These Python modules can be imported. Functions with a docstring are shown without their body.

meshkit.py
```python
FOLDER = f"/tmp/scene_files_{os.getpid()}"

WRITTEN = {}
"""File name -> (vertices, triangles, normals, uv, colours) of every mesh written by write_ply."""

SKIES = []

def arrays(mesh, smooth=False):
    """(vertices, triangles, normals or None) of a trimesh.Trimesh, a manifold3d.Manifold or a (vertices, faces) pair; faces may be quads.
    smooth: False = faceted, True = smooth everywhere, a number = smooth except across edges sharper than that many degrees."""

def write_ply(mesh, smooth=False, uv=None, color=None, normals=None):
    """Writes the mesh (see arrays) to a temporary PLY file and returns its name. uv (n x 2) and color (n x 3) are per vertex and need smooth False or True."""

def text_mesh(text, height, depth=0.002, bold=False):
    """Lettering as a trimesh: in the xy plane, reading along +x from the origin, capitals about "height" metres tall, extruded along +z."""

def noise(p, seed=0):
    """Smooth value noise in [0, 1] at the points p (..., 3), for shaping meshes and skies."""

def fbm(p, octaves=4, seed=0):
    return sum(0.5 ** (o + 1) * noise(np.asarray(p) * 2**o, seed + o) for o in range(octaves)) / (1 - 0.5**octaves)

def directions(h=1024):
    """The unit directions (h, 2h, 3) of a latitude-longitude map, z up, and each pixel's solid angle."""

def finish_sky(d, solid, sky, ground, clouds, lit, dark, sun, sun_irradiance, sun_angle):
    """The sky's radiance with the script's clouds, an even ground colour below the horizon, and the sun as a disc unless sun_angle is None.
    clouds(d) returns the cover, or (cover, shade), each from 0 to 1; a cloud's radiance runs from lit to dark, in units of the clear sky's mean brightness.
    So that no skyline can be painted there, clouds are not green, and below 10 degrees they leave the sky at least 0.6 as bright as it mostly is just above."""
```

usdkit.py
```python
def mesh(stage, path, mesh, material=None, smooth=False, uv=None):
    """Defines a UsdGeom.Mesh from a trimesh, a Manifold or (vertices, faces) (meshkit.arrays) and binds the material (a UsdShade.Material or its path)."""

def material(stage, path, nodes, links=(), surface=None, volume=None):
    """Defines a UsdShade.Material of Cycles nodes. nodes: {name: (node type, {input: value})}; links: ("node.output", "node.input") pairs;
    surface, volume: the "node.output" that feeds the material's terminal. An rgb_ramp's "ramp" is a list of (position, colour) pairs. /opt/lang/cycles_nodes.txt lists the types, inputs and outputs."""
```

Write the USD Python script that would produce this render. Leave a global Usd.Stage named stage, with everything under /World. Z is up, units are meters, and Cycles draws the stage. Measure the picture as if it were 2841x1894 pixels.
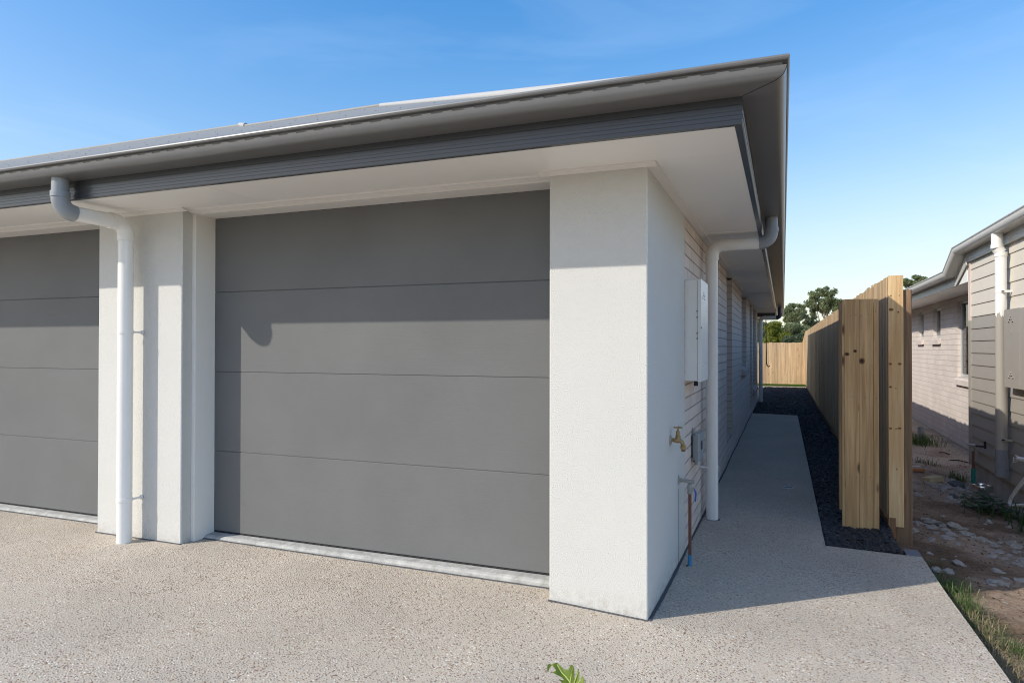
import math, random
import numpy as np
import trimesh
import usdkit, meshkit
from pxr import Usd, UsdGeom, UsdLux, UsdShade, Gf, Sdf, Vt
from shapely.geometry import Polygon

stage = Usd.Stage.CreateInMemory()
UsdGeom.SetStageUpAxis(stage, "Z")
UsdGeom.SetStageMetersPerUnit(stage, 1.0)
world = UsdGeom.Xform.Define(stage, "/World")
stage.SetDefaultPrim(world.GetPrim())
UsdGeom.Scope.Define(stage, "/World/Looks")

# ------------------------------------------------------------------ camera, sky, sun, exposure
EXPOSURE = 0.6
SKY = 0.15
SUN = 0.72
SUN_DIR = np.array([-1.06, -1.0, 1.0]); SUN_DIR /= np.linalg.norm(SUN_DIR)      # towards the sun
cam = UsdGeom.Camera.Define(stage, "/World/camera")
cam.CreateHorizontalApertureAttr(36.0)
cam.CreateFocalLengthAttr(24.0)
cam.CreateExposureAttr(EXPOSURE)
cam.CreateClippingRangeAttr(Gf.Vec2f(0.05, 2000))
yaw, pitch, roll = 0.378, 0.0084, 0.0013
F = np.array([-math.sin(yaw), math.cos(yaw), 0]); R = np.array([math.cos(yaw), math.sin(yaw), 0]); U = np.array([0, 0, 1.0])
F, U = F * math.cos(pitch) + U * math.sin(pitch), U * math.cos(pitch) - F * math.sin(pitch)
R, U = R * math.cos(roll) + U * math.sin(roll), U * math.cos(roll) - R * math.sin(roll)
CAM = np.array([0.6043, -3.2852, 1.306])
m = np.eye(4); m[0, :3], m[1, :3], m[2, :3], m[3, :3] = R, U, -F, CAM
UsdGeom.Xformable(cam).AddTransformOp().Set(Gf.Matrix4d(*m.ravel().tolist()))

elev = math.asin(SUN_DIR[2]); rot = math.atan2(SUN_DIR[0], SUN_DIR[1])
sky_mat = usdkit.material(stage, "/World/Looks/sky", {
    "sky": ("sky_texture", {"sky_type": "single_scattering", "sun_disc": False, "sun_elevation": elev, "sun_rotation": rot,
                            "altitude": 20.0, "air_density": 1.2, "aerosol_density": 0.8, "ozone_density": 1.0}),
    "hs": ("hsv", {"hue": 0.504, "saturation": 1.5, "value": 1.0, "fac": 1.0}),
    "tc": ("texture_coordinate", {}),
    "map": ("mapping", {"scale": (1.0, 1.6, 5.0), "rotation": (0.15, 0.1, 0.6)}),
    "n": ("noise_texture", {"scale": 1.5, "detail": 6.0, "roughness": 0.55, "distortion": 0.6}),
    "r": ("map_range", {"from_min": 0.5, "from_max": 0.95, "to_min": 0.0, "to_max": 0.12, "clamp": True}),
    "ds": ("hsv", {"hue": 0.515, "saturation": 0.78, "value": 0.73, "fac": 1.0}), "dt": ("mix_color", {"blend_type": "multiply", "fac": 1.0, "b": (0.92, 0.955, 1.04)}), "lum": ("rgb_to_bw", {}),
    "lf": ("map_range", {"from_min": 1.8, "from_max": 6.0, "to_min": 0.0, "to_max": 1.0, "clamp": True}), "lm": ("mix_color", {}),
    "mx": ("mix_color", {"b": (7.5, 8.0, 8.6)}),
    "bg": ("background_shader", {"strength": SKY})},
    [("sky.color", "hs.color"), ("tc.generated", "map.vector"), ("map.vector", "n.vector"), ("n.fac", "r.value"), ("r.result", "mx.fac"),
     ("sky.color", "ds.color"), ("sky.color", "lum.color"), ("lum.val", "lf.value"), ("lf.result", "lm.fac"), ("hs.color", "lm.a"), ("ds.color", "dt.a"), ("dt.result", "lm.b"), ("lm.result", "mx.a"), ("mx.result", "bg.color")], surface="bg.background")
dome = UsdLux.DomeLight.Define(stage, "/World/sky")
UsdShade.MaterialBindingAPI.Apply(dome.GetPrim()).Bind(sky_mat)
dome.GetPrim().SetCustomDataByKey("kind", "structure")
sun = UsdLux.DistantLight.Define(stage, "/World/sun")
sun.CreateIntensityAttr(SUN); sun.CreateAngleAttr(0.53); sun.CreateColorAttr(Gf.Vec3f(1.0, 0.94, 0.835))
sun.GetPrim().CreateAttribute("inputs:normalize", Sdf.ValueTypeNames.Bool).Set(True)
q = Gf.Rotation(Gf.Vec3d(0, 0, 1), Gf.Vec3d(*SUN_DIR.tolist()))
UsdGeom.Xformable(sun).AddTransformOp().Set(Gf.Matrix4d().SetRotate(q))

# ------------------------------------------------------------------ helpers
rng = np.random.default_rng(7)
_used = {}


def numbered(parent, name):
    k = (parent, name); n = _used.get(k, -1) + 1; _used[k] = n
    return name if n == 0 else f"{name}_{n:03d}"


def path_of(parent, name):
    p = "/World" if parent is None else str(parent.GetPath())
    return f"{p}/{numbered(p, name)}"


def tag(prim, label=None, cat=None, group=None, kind=None):
    for k, v in (("label", label), ("category", cat), ("group", group), ("kind", kind)):
        if v:
            prim.SetCustomDataByKey(k, v)
    return prim


def thing(name, label, cat, loc=(0, 0, 0), group=None, kind=None):
    x = UsdGeom.Xform.Define(stage, path_of(None, name))
    if any(loc):
        x.AddTranslateOp().Set(Gf.Vec3d(*map(float, loc)))
    p = x.GetPrim(); p.SetCustomDataByKey("_", 0); p.ClearCustomDataByKey("_")
    ORG[str(p.GetPath())] = np.array(loc, float)
    return tag(p, label, cat, group, kind)


ORG = {}


def origin(prim):
    s = str(prim.GetPath())
    return ORG.get("/".join(s.split("/")[:3]), np.zeros(3))


def part(parent, name, mesh, mat, label=None, kind=None, smooth=False):
    """A Mesh prim given in world coordinates, written in its thing's own coordinates."""
    p = path_of(parent, name)
    if isinstance(mesh, (tuple, list)):
        v, f = np.asarray(mesh[0], float), np.asarray(mesh[1], int)
    else:
        v, f, _ = meshkit.arrays(mesh)
    if parent is not None:
        v = v - origin(parent)
    g = usdkit.mesh(stage, p, (v, f), mat, smooth=smooth).GetPrim()
    return tag(g, label, None, None, kind)


def structure(name, mesh, mat, smooth=False):
    return part(None, name, mesh, mat, kind="structure", smooth=smooth)


BOXF = np.array([[0, 2, 1], [1, 2, 3], [4, 5, 6], [5, 7, 6], [0, 1, 4], [1, 5, 4], [2, 6, 3], [3, 6, 7], [0, 4, 2], [2, 4, 6], [1, 3, 5], [3, 7, 5]])


def B(x0, x1, y0, y1, z0, z1):
    v = np.array([[x, y, z] for z in (z0, z1) for y in (y0, y1) for x in (x0, x1)], float)
    return v, BOXF


def join(*ms):
    vs, fs, n = [], [], 0
    for mm in ms:
        v, f = (mm if isinstance(mm, tuple) else meshkit.arrays(mm)[:2])
        v = np.asarray(v); f = np.asarray(f)
        if f.shape[1] == 4:
            f = np.vstack([f[:, [0, 1, 2]], f[:, [0, 2, 3]]])
        vs.append(v); fs.append(f + n); n += len(v)
    return np.vstack(vs), np.vstack(fs)


def prism(poly, a0, a1, axis):
    """A 2-D outline (counter-clockwise list) extruded along an axis. axis 'z': (x, y); 'y': (x, z); 'x': (y, z)."""
    t = trimesh.creation.extrude_polygon(Polygon(poly), abs(a1 - a0), engine="earcut")
    v = np.array(t.vertices); f = np.array(t.faces); lo = min(a0, a1)
    if axis == "z":
        v = np.c_[v[:, 0], v[:, 1], v[:, 2] + lo]
    elif axis == "y":
        v = np.c_[v[:, 0], v[:, 2] + lo, v[:, 1]]; f = f[:, ::-1]
    else:
        v = np.c_[v[:, 2] + lo, v[:, 0], v[:, 1]]
    return v, f


def cbox(x0, x1, y0, y1, z0, z1, c=0.004, axis="z"):
    a, b, d, e, lo, hi = {"z": (x0, x1, y0, y1, z0, z1), "y": (x0, x1, z0, z1, y0, y1), "x": (y0, y1, z0, z1, x0, x1)}[axis]
    return prism([(a + c, d), (b - c, d), (b, d + c), (b, e - c), (b - c, e), (a + c, e), (a, e - c), (a, d + c)], lo, hi, axis)


def tube(pts, r, n=20, caps=True):
    pts = np.asarray(pts, float); rs = np.full(len(pts), r) if np.ndim(r) == 0 else np.asarray(r, float)
    T = np.gradient(pts, axis=0); T /= np.maximum(np.linalg.norm(T, axis=1, keepdims=True), 1e-9)
    a = np.array([0, 0, 1.0]) if abs(T[0][2]) < 0.9 else np.array([1.0, 0, 0])
    u = np.cross(T[0], a); u /= np.linalg.norm(u)
    V, ang = [], np.linspace(0, 2 * np.pi, n, endpoint=False)
    for p, t, rr in zip(pts, T, rs):
        u = u - t * (u @ t); u /= np.linalg.norm(u); w = np.cross(t, u)
        V.append(p + rr * (np.cos(ang)[:, None] * u + np.sin(ang)[:, None] * w))
    k = len(pts); V = np.vstack(V); F_ = []
    for i in range(k - 1):
        for j in range(n):
            a0, a1, b0, b1 = i * n + j, i * n + (j + 1) % n, (i + 1) * n + j, (i + 1) * n + (j + 1) % n
            F_ += [[a0, a1, b1], [a0, b1, b0]]
    if caps:
        V = np.vstack([V, pts[0], pts[-1]])
        for j in range(n):
            F_ += [[k * n, (j + 1) % n, j], [k * n + 1, (k - 1) * n + j, (k - 1) * n + (j + 1) % n]]
    return V, np.array(F_)


def arc(p0, corner, p1, n=8):
    """A rounded bend from p0 to p1 round the corner (quadratic)."""
    p0, c, p1 = map(lambda p: np.asarray(p, float), (p0, corner, p1))
    t = np.linspace(0, 1, n)[:, None]
    k = 0.12
    return (1 - t) ** 2 * p0 + 2 * t * (1 - t) * ((1 - k) * c + k * (p0 + p1) / 2) + t ** 2 * p1


def cyl(p0, p1, r, n=20):
    p0, p1 = np.asarray(p0, float), np.asarray(p1, float)
    return tube([p0, (p0 + p1) / 2, p1], r, n)


def lathe(profile, loc, n=28):
    """profile: (r, z) list, spun round z."""
    prof = np.asarray(profile, float); ang = np.linspace(0, 2 * np.pi, n, endpoint=False); k = len(prof)
    V = np.array([[r * math.cos(a), r * math.sin(a), z] for r, z in prof for a in ang]) + np.asarray(loc, float)
    f = []
    for i in range(k - 1):
        for j in range(n):
            a0, a1, b0, b1 = i * n + j, i * n + (j + 1) % n, (i + 1) * n + j, (i + 1) * n + (j + 1) % n
            f += [[a0, a1, b1], [a0, b1, b0]]
    return V, np.array(f)


def rotz(mesh, a, about):
    v, f = mesh; c, s = math.cos(a), math.sin(a); o = np.asarray(about, float)
    d = v - o
    return np.c_[d[:, 0] * c - d[:, 1] * s, d[:, 0] * s + d[:, 1] * c, d[:, 2]] + o, f


def fbm(x, y, s, seed=0, oct=4):
    return meshkit.fbm(np.stack([np.asarray(x) * s, np.asarray(y) * s, np.full_like(np.asarray(x, float), seed * 3.7)], -1), oct, seed)


# ------------------------------------------------------------------ materials
def mat(name, nodes, links, surface="p.BSDF"):
    return usdkit.material(stage, f"/World/Looks/{name}", nodes, links, surface=surface)


def plain(name, col, rough=0.5, spec=0.5, metal=0.0, vary=0.06, scale=6.0, bump=0.0, bscale=200.0, rand=0.0, coat=0.0):
    nodes = {"g": ("geometry", {}), "n": ("noise_texture", {"scale": scale, "detail": 5.0, "roughness": 0.6}),
             "r": ("map_range", {"from_min": 0.25, "from_max": 0.75, "to_min": 1 - vary, "to_max": 1 + vary}),
             "oi": ("object_info", {}), "rr": ("map_range", {"to_min": 1 - rand, "to_max": 1 + rand}),
             "mm": ("math", {"math_type": "multiply"}),
             "c": ("hsv", {"color": col, "fac": 1.0, "saturation": 1.0, "hue": 0.5}),
             "p": ("principled_bsdf", {"roughness": rough, "specular_ior_level": spec, "metallic": metal, "coat_weight": coat, "coat_roughness": 0.15})}
    links = [("g.position", "n.vector"), ("n.fac", "r.value"), ("oi.random", "rr.value"), ("r.result", "mm.value1"), ("rr.result", "mm.value2"),
             ("mm.value", "c.value"), ("c.color", "p.base_color")]
    if bump:
        nodes["bn"] = ("noise_texture", {"scale": bscale, "detail": 3.0, "roughness": 0.55})
        nodes["b"] = ("bump", {"distance": bump, "strength": 1.0})
        links += [("g.position", "bn.vector"), ("bn.fac", "b.height"), ("b.normal", "p.normal")]
    return mat(name, nodes, links)


M = {}
def rendermat():
    """White acrylic render: fine sand float texture, faint patchiness and mud splashed up at the foot."""
    nodes = {"g": ("geometry", {}), "n": ("noise_texture", {"scale": 1.7, "detail": 5.0}), "r": ("map_range", {"from_min": 0.25, "from_max": 0.75, "to_min": 0.975, "to_max": 1.02}),
             "c": ("hsv", {"color": (0.625, 0.615, 0.58), "fac": 1.0}), "sx": ("separate_xyz", {}), "zf": ("map_range", {"from_min": 0.0, "from_max": 0.13, "to_min": 0.62, "to_max": 0.0, "clamp": True}),
             "ns": ("noise_texture", {"scale": 26.0, "detail": 6.0, "roughness": 0.7}), "rs": ("map_range", {"from_min": 0.42, "from_max": 0.72, "to_min": 0.0, "to_max": 1.0, "clamp": True}),
             "ml": ("math", {"math_type": "multiply"}), "mx": ("mix_color", {"b": (0.30, 0.255, 0.21)}),
             "bn": ("noise_texture", {"scale": 230.0, "detail": 2.0, "roughness": 0.5}), "b": ("bump", {"distance": 0.005, "strength": 1.0}),
             "p": ("principled_bsdf", {"roughness": 0.9, "specular_ior_level": 0.2})}
    return mat("render_white", nodes, [("g.position", "n.vector"), ("n.fac", "r.value"), ("r.result", "c.value"), ("g.position", "sx.vector"), ("sx.z", "zf.value"), ("g.position", "ns.vector"),
                                       ("ns.fac", "rs.value"), ("zf.result", "ml.value1"), ("rs.result", "ml.value2"), ("ml.value", "mx.fac"), ("c.color", "mx.a"), ("mx.result", "p.base_color"),
                                       ("g.position", "bn.vector"), ("bn.fac", "b.height"), ("b.normal", "p.normal")])


M["render"] = rendermat()
M["trim"] = plain("trim_white", (0.78, 0.755, 0.71), 0.55, 0.4, vary=0.02, scale=3)
M["soffit"] = plain("soffit_white", (0.88, 0.86, 0.81), 0.42, 0.45, vary=0.02, scale=2)
M["steel"] = plain("grey_steel", (0.155, 0.154, 0.150), 0.34, 0.5, vary=0.05, scale=9)
M["fascia"] = plain("fascia_steel", (0.050, 0.053, 0.058), 0.24, 0.55, vary=0.05, scale=9)
M["roof"] = plain("roof_steel", (0.31, 0.31, 0.295), 0.6, 0.2, vary=0.06, scale=5)
M["cap"] = plain("roof_cap", (0.42, 0.415, 0.40), 0.55, 0.3, vary=0.04, scale=5)
M["pvc"] = plain("white_pvc", (0.76, 0.745, 0.71), 0.28, 0.5, vary=0.02, scale=8)
M["pvcgrey"] = plain("grey_pvc", (0.27, 0.285, 0.295), 0.35, 0.5, vary=0.03, scale=8)
M["enamel"] = plain("white_enamel", (0.76, 0.75, 0.72), 0.33, 0.5, vary=0.02, scale=6)
M["dark"] = plain("dark_rubber", (0.022, 0.022, 0.023), 0.8, 0.3, vary=0.2, scale=40)
M["joint"] = plain("joint_foam", (0.10, 0.10, 0.105), 0.9, 0.2, vary=0.2, scale=30)
M["mastic"] = plain("mastic", (0.16, 0.155, 0.15), 0.7, 0.3, vary=0.1, scale=20)
M["sill"] = plain("sill_concrete", (0.41, 0.405, 0.385), 0.85, 0.3, vary=0.30, scale=16, bump=0.003, bscale=60)
M["conc"] = plain("slab_concrete", (0.36, 0.34, 0.31), 0.9, 0.25, vary=0.2, scale=7, bump=0.006, bscale=40)
M["paver"] = plain("paver_concrete", (0.22, 0.225, 0.24), 0.9, 0.2, vary=0.12, scale=30, bump=0.002, bscale=200)
M["brass"] = plain("brass", (0.36, 0.255, 0.125), 0.48, 0.5, metal=0.7, vary=0.35, scale=70)
M["nickel"] = plain("dull_nickel", (0.34, 0.325, 0.29), 0.45, 0.5, metal=0.25, vary=0.12, scale=60)
M["chrome"] = plain("chrome", (0.72, 0.73, 0.74), 0.14, 0.5, metal=1.0, vary=0.03)
M["galv"] = plain("galvanised", (0.55, 0.57, 0.60), 0.42, 0.5, metal=0.75, vary=0.15, scale=40)
M["copper"] = plain("copper_pipe", (0.17, 0.075, 0.055), 0.5, 0.4, metal=0.3, vary=0.2, scale=60)
M["blue"] = plain("blue_plastic", (0.03, 0.10, 0.38), 0.4, 0.5)
M["sleeve"] = plain("blue_sleeve", (0.06, 0.24, 0.42), 0.45, 0.5)
M["green"] = plain("green_sleeve", (0.01, 0.22, 0.17), 0.45, 0.5)
M["glass"] = mat("window_glass", {"t": ("transparent_bsdf", {"color": (0.82, 0.85, 0.85)}), "g": ("glossy_bsdf", {"color": (1, 1, 1), "roughness": 0.01}), "f": ("fresnel", {"IOR": 1.33}), "m": ("mix_closure", {})},
                 [("f.fac", "m.fac"), ("t.BSDF", "m.closure1"), ("g.BSDF", "m.closure2")], "m.closure")
M["frame"] = plain("window_frame", (0.55, 0.56, 0.56), 0.3, 0.5, metal=0.2)
M["blind"] = plain("pale_blind", (0.62, 0.62, 0.60), 0.8, 0.2)
M["mortar"] = plain("mortar", (0.36, 0.32, 0.28), 0.95, 0.15, vary=0.15, scale=30, bump=0.002, bscale=200)
M["mortar2"] = plain("pale_mortar", (0.50, 0.455, 0.42), 0.95, 0.15, vary=0.1, scale=30)
M["bricksill"] = plain("sill_brick", (0.54, 0.44, 0.38), 0.9, 0.2, vary=0.08, scale=25)


def brickmat(name, col, rand=0.06):
    nodes = {"g": ("geometry", {}), "mp": ("mapping", {"scale": (60.0, 90.0, 14.0)}), "n": ("noise_texture", {"scale": 1.0, "detail": 4.0, "roughness": 0.6}),
             "n2": ("noise_texture", {"scale": 2.3, "detail": 3.0}),
             "r": ("map_range", {"from_min": 0.25, "from_max": 0.75, "to_min": 0.93, "to_max": 1.06}),
             "r2": ("map_range", {"from_min": 0.3, "from_max": 0.7, "to_min": 0.95, "to_max": 1.05}),
             "oi": ("object_info", {}), "ge": ("map_range", {"to_min": 1 - rand, "to_max": 1 + rand}), "is": ("map_range", {"to_min": 1 - rand, "to_max": 1 + rand}),
             "m1": ("math", {"math_type": "multiply"}), "m2": ("math", {"math_type": "multiply"}), "m3": ("math", {"math_type": "multiply"}),
             "c": ("hsv", {"color": col, "fac": 1.0}), "b": ("bump", {"distance": 0.002, "strength": 0.6}),
             "p": ("principled_bsdf", {"roughness": 0.9, "specular_ior_level": 0.2})}
    return mat(name, nodes, [("g.position", "mp.vector"), ("mp.vector", "n.vector"), ("g.position", "n2.vector"), ("n.fac", "r.value"), ("n2.fac", "r2.value"),
                             ("g.random_per_island", "is.value"), ("oi.random", "ge.value"), ("r.result", "m1.value1"), ("r2.result", "m1.value2"), ("ge.result", "m2.value1"),
                             ("is.result", "m2.value2"), ("m1.value", "m3.value1"), ("m2.value", "m3.value2"), ("m3.value", "c.value"), ("c.color", "p.base_color"),
                             ("n.fac", "b.height"), ("b.normal", "p.normal")])


M["brick"] = brickmat("cream_brick", (0.68, 0.585, 0.515))
M["brick2"] = brickmat("pale_brick", (0.66, 0.585, 0.53), 0.05)


def doormat(name, col):
    nodes = {"g": ("geometry", {}), "mp": ("mapping", {"scale": (7.0, 7.0, 190.0)}), "n": ("noise_texture", {"scale": 1.0, "detail": 4.0, "roughness": 0.6, "distortion": 0.3}),
             "n2": ("noise_texture", {"scale": 2.0, "detail": 4.0}), "r2": ("map_range", {"from_min": 0.3, "from_max": 0.7, "to_min": 0.93, "to_max": 1.05}),
             "n3": ("noise_texture", {"scale": 260.0, "detail": 2.0}), "r3": ("map_range", {"from_min": 0.2, "from_max": 0.8, "to_min": 0.92, "to_max": 1.08}),
             "mm": ("math", {"math_type": "multiply"}),
             "c": ("hsv", {"color": col, "fac": 1.0}), "b": ("bump", {"distance": 0.0016, "strength": 0.3}),
             "p": ("principled_bsdf", {"roughness": 0.5, "specular_ior_level": 0.15})}
    return mat(name, nodes, [("g.position", "mp.vector"), ("mp.vector", "n.vector"), ("g.position", "n2.vector"), ("g.position", "n3.vector"), ("n2.fac", "r2.value"), ("n3.fac", "r3.value"),
                             ("r2.result", "mm.value1"), ("r3.result", "mm.value2"), ("mm.value", "c.value"),
                             ("c.color", "p.base_color"), ("n.fac", "b.height"), ("b.normal", "p.normal")])


M["door"] = doormat("garage_door_grey", (0.150, 0.152, 0.150))


def wood(name, light, dark, knot=(0.10, 0.045, 0.02), knots=0.5, rand=0.10, weather=0.0, rough=0.75, streak=26.0):
    """Sawn timber with its grain along z: streaks, sparse knots, a tone of its own for every board."""
    nodes = {"g": ("geometry", {}), "oi": ("object_info", {}), "off": ("math", {"math_type": "multiply", "value2": 37.0}),
             "cx": ("combine_xyz", {}), "ad": ("mix_vector", {"fac": 1.0}),
             "add": ("mapping", {}),
             "mp": ("mapping", {"scale": (streak, streak, 1.1)}), "n": ("noise_texture", {"scale": 1.0, "detail": 5.0, "roughness": 0.62, "distortion": 0.6}),
             "mp2": ("mapping", {"scale": (streak * 5, streak * 5, 3.0)}), "n2": ("noise_texture", {"scale": 1.0, "detail": 3.0, "roughness": 0.6}),
             "rp": ("rgb_ramp", {"ramp": [(0.25, dark), (0.48, tuple(0.5 * (a + b) for a, b in zip(light, dark))), (0.62, light), (1.0, light)]}),
             "r2": ("map_range", {"from_min": 0.3, "from_max": 0.7, "to_min": 0.86, "to_max": 1.08}),
             "rr": ("map_range", {"to_min": 1 - rand, "to_max": 1 + rand}), "mm": ("math", {"math_type": "multiply"}),
             "mk": ("mapping", {"scale": (9.0, 9.0, 3.2)}), "v": ("voronoi_texture", {"scale": 1.0, "randomness": 1.0}),
             "rk": ("map_range", {"from_min": 0.07, "from_max": 0.17, "to_min": knots, "to_max": 0.0, "clamp": True}),
             "mx": ("mix_color", {"b": knot}), "c": ("hsv", {"fac": 1.0}),
             "nw": ("noise_texture", {"scale": 1.0, "detail": 5.0, "roughness": 0.65}), "mw": ("mapping", {"scale": (30.0, 30.0, 0.7)}),
             "rw": ("map_range", {"from_min": 0.45, "from_max": 0.75, "to_min": 0.0, "to_max": weather, "clamp": True}),
             "mxw": ("mix_color", {"b": (0.10, 0.085, 0.07)}),
             "b": ("bump", {"distance": 0.0015, "strength": 0.5}), "p": ("principled_bsdf", {"roughness": rough, "specular_ior_level": 0.3})}
    return mat(name, nodes, [("oi.random", "off.value1"), ("off.value", "cx.x"), ("off.value", "cx.y"), ("off.value", "cx.z"), ("g.position", "add.vector"), ("cx.vector", "add.location"),
                             ("add.vector", "mp.vector"), ("mp.vector", "n.vector"), ("add.vector", "mp2.vector"), ("mp2.vector", "n2.vector"), ("n.fac", "rp.fac"),
                             ("n2.fac", "r2.value"), ("oi.random", "rr.value"), ("r2.result", "mm.value1"), ("rr.result", "mm.value2"), ("mm.value", "c.value"),
                             ("add.vector", "mk.vector"), ("mk.vector", "v.vector"), ("v.distance", "rk.value"), ("rk.result", "mx.fac"), ("rp.color", "mx.a"),
                             ("add.vector", "mw.vector"), ("mw.vector", "nw.vector"), ("nw.fac", "rw.value"), ("rw.result", "mxw.fac"), ("mx.result", "mxw.a"),
                             ("mxw.result", "c.color"), ("c.color", "p.base_color"), ("n2.fac", "b.height"), ("b.normal", "p.normal")])


M["pine"] = wood("pine_paling", (0.62, 0.46, 0.28), (0.42, 0.27, 0.14), weather=0.55, rand=0.17, streak=34.0)
M["pine2"] = wood("treated_pine", (0.62, 0.405, 0.195), (0.38, 0.21, 0.085), knots=0.9, rand=0.08, weather=0.2, streak=20.0)
M["pine3"] = wood("fresh_pine", (0.70, 0.51, 0.28), (0.50, 0.27, 0.105), knots=0.8, rand=0.03, streak=18.0)
M["hardwood"] = wood("weathered_hardwood", (0.29, 0.185, 0.105), (0.12, 0.075, 0.045), knot=(0.22, 0.08, 0.03), knots=0.35, weather=0.7, rough=0.85)
M["kick"] = wood("kickboard_timber", (0.26, 0.15, 0.08), (0.15, 0.085, 0.045), knots=0.2, weather=0.4, rough=0.85)
M["knot"] = plain("dark_knot", (0.05, 0.022, 0.012), 0.6, 0.3, vary=0.4, scale=90)
M["knotring"] = plain("brown_knot", (0.20, 0.095, 0.04), 0.7, 0.3, vary=0.35, scale=120)
M["endgrain"] = plain("red_end_grain", (0.36, 0.15, 0.065), 0.9, 0.2, vary=0.3, scale=50)


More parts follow.
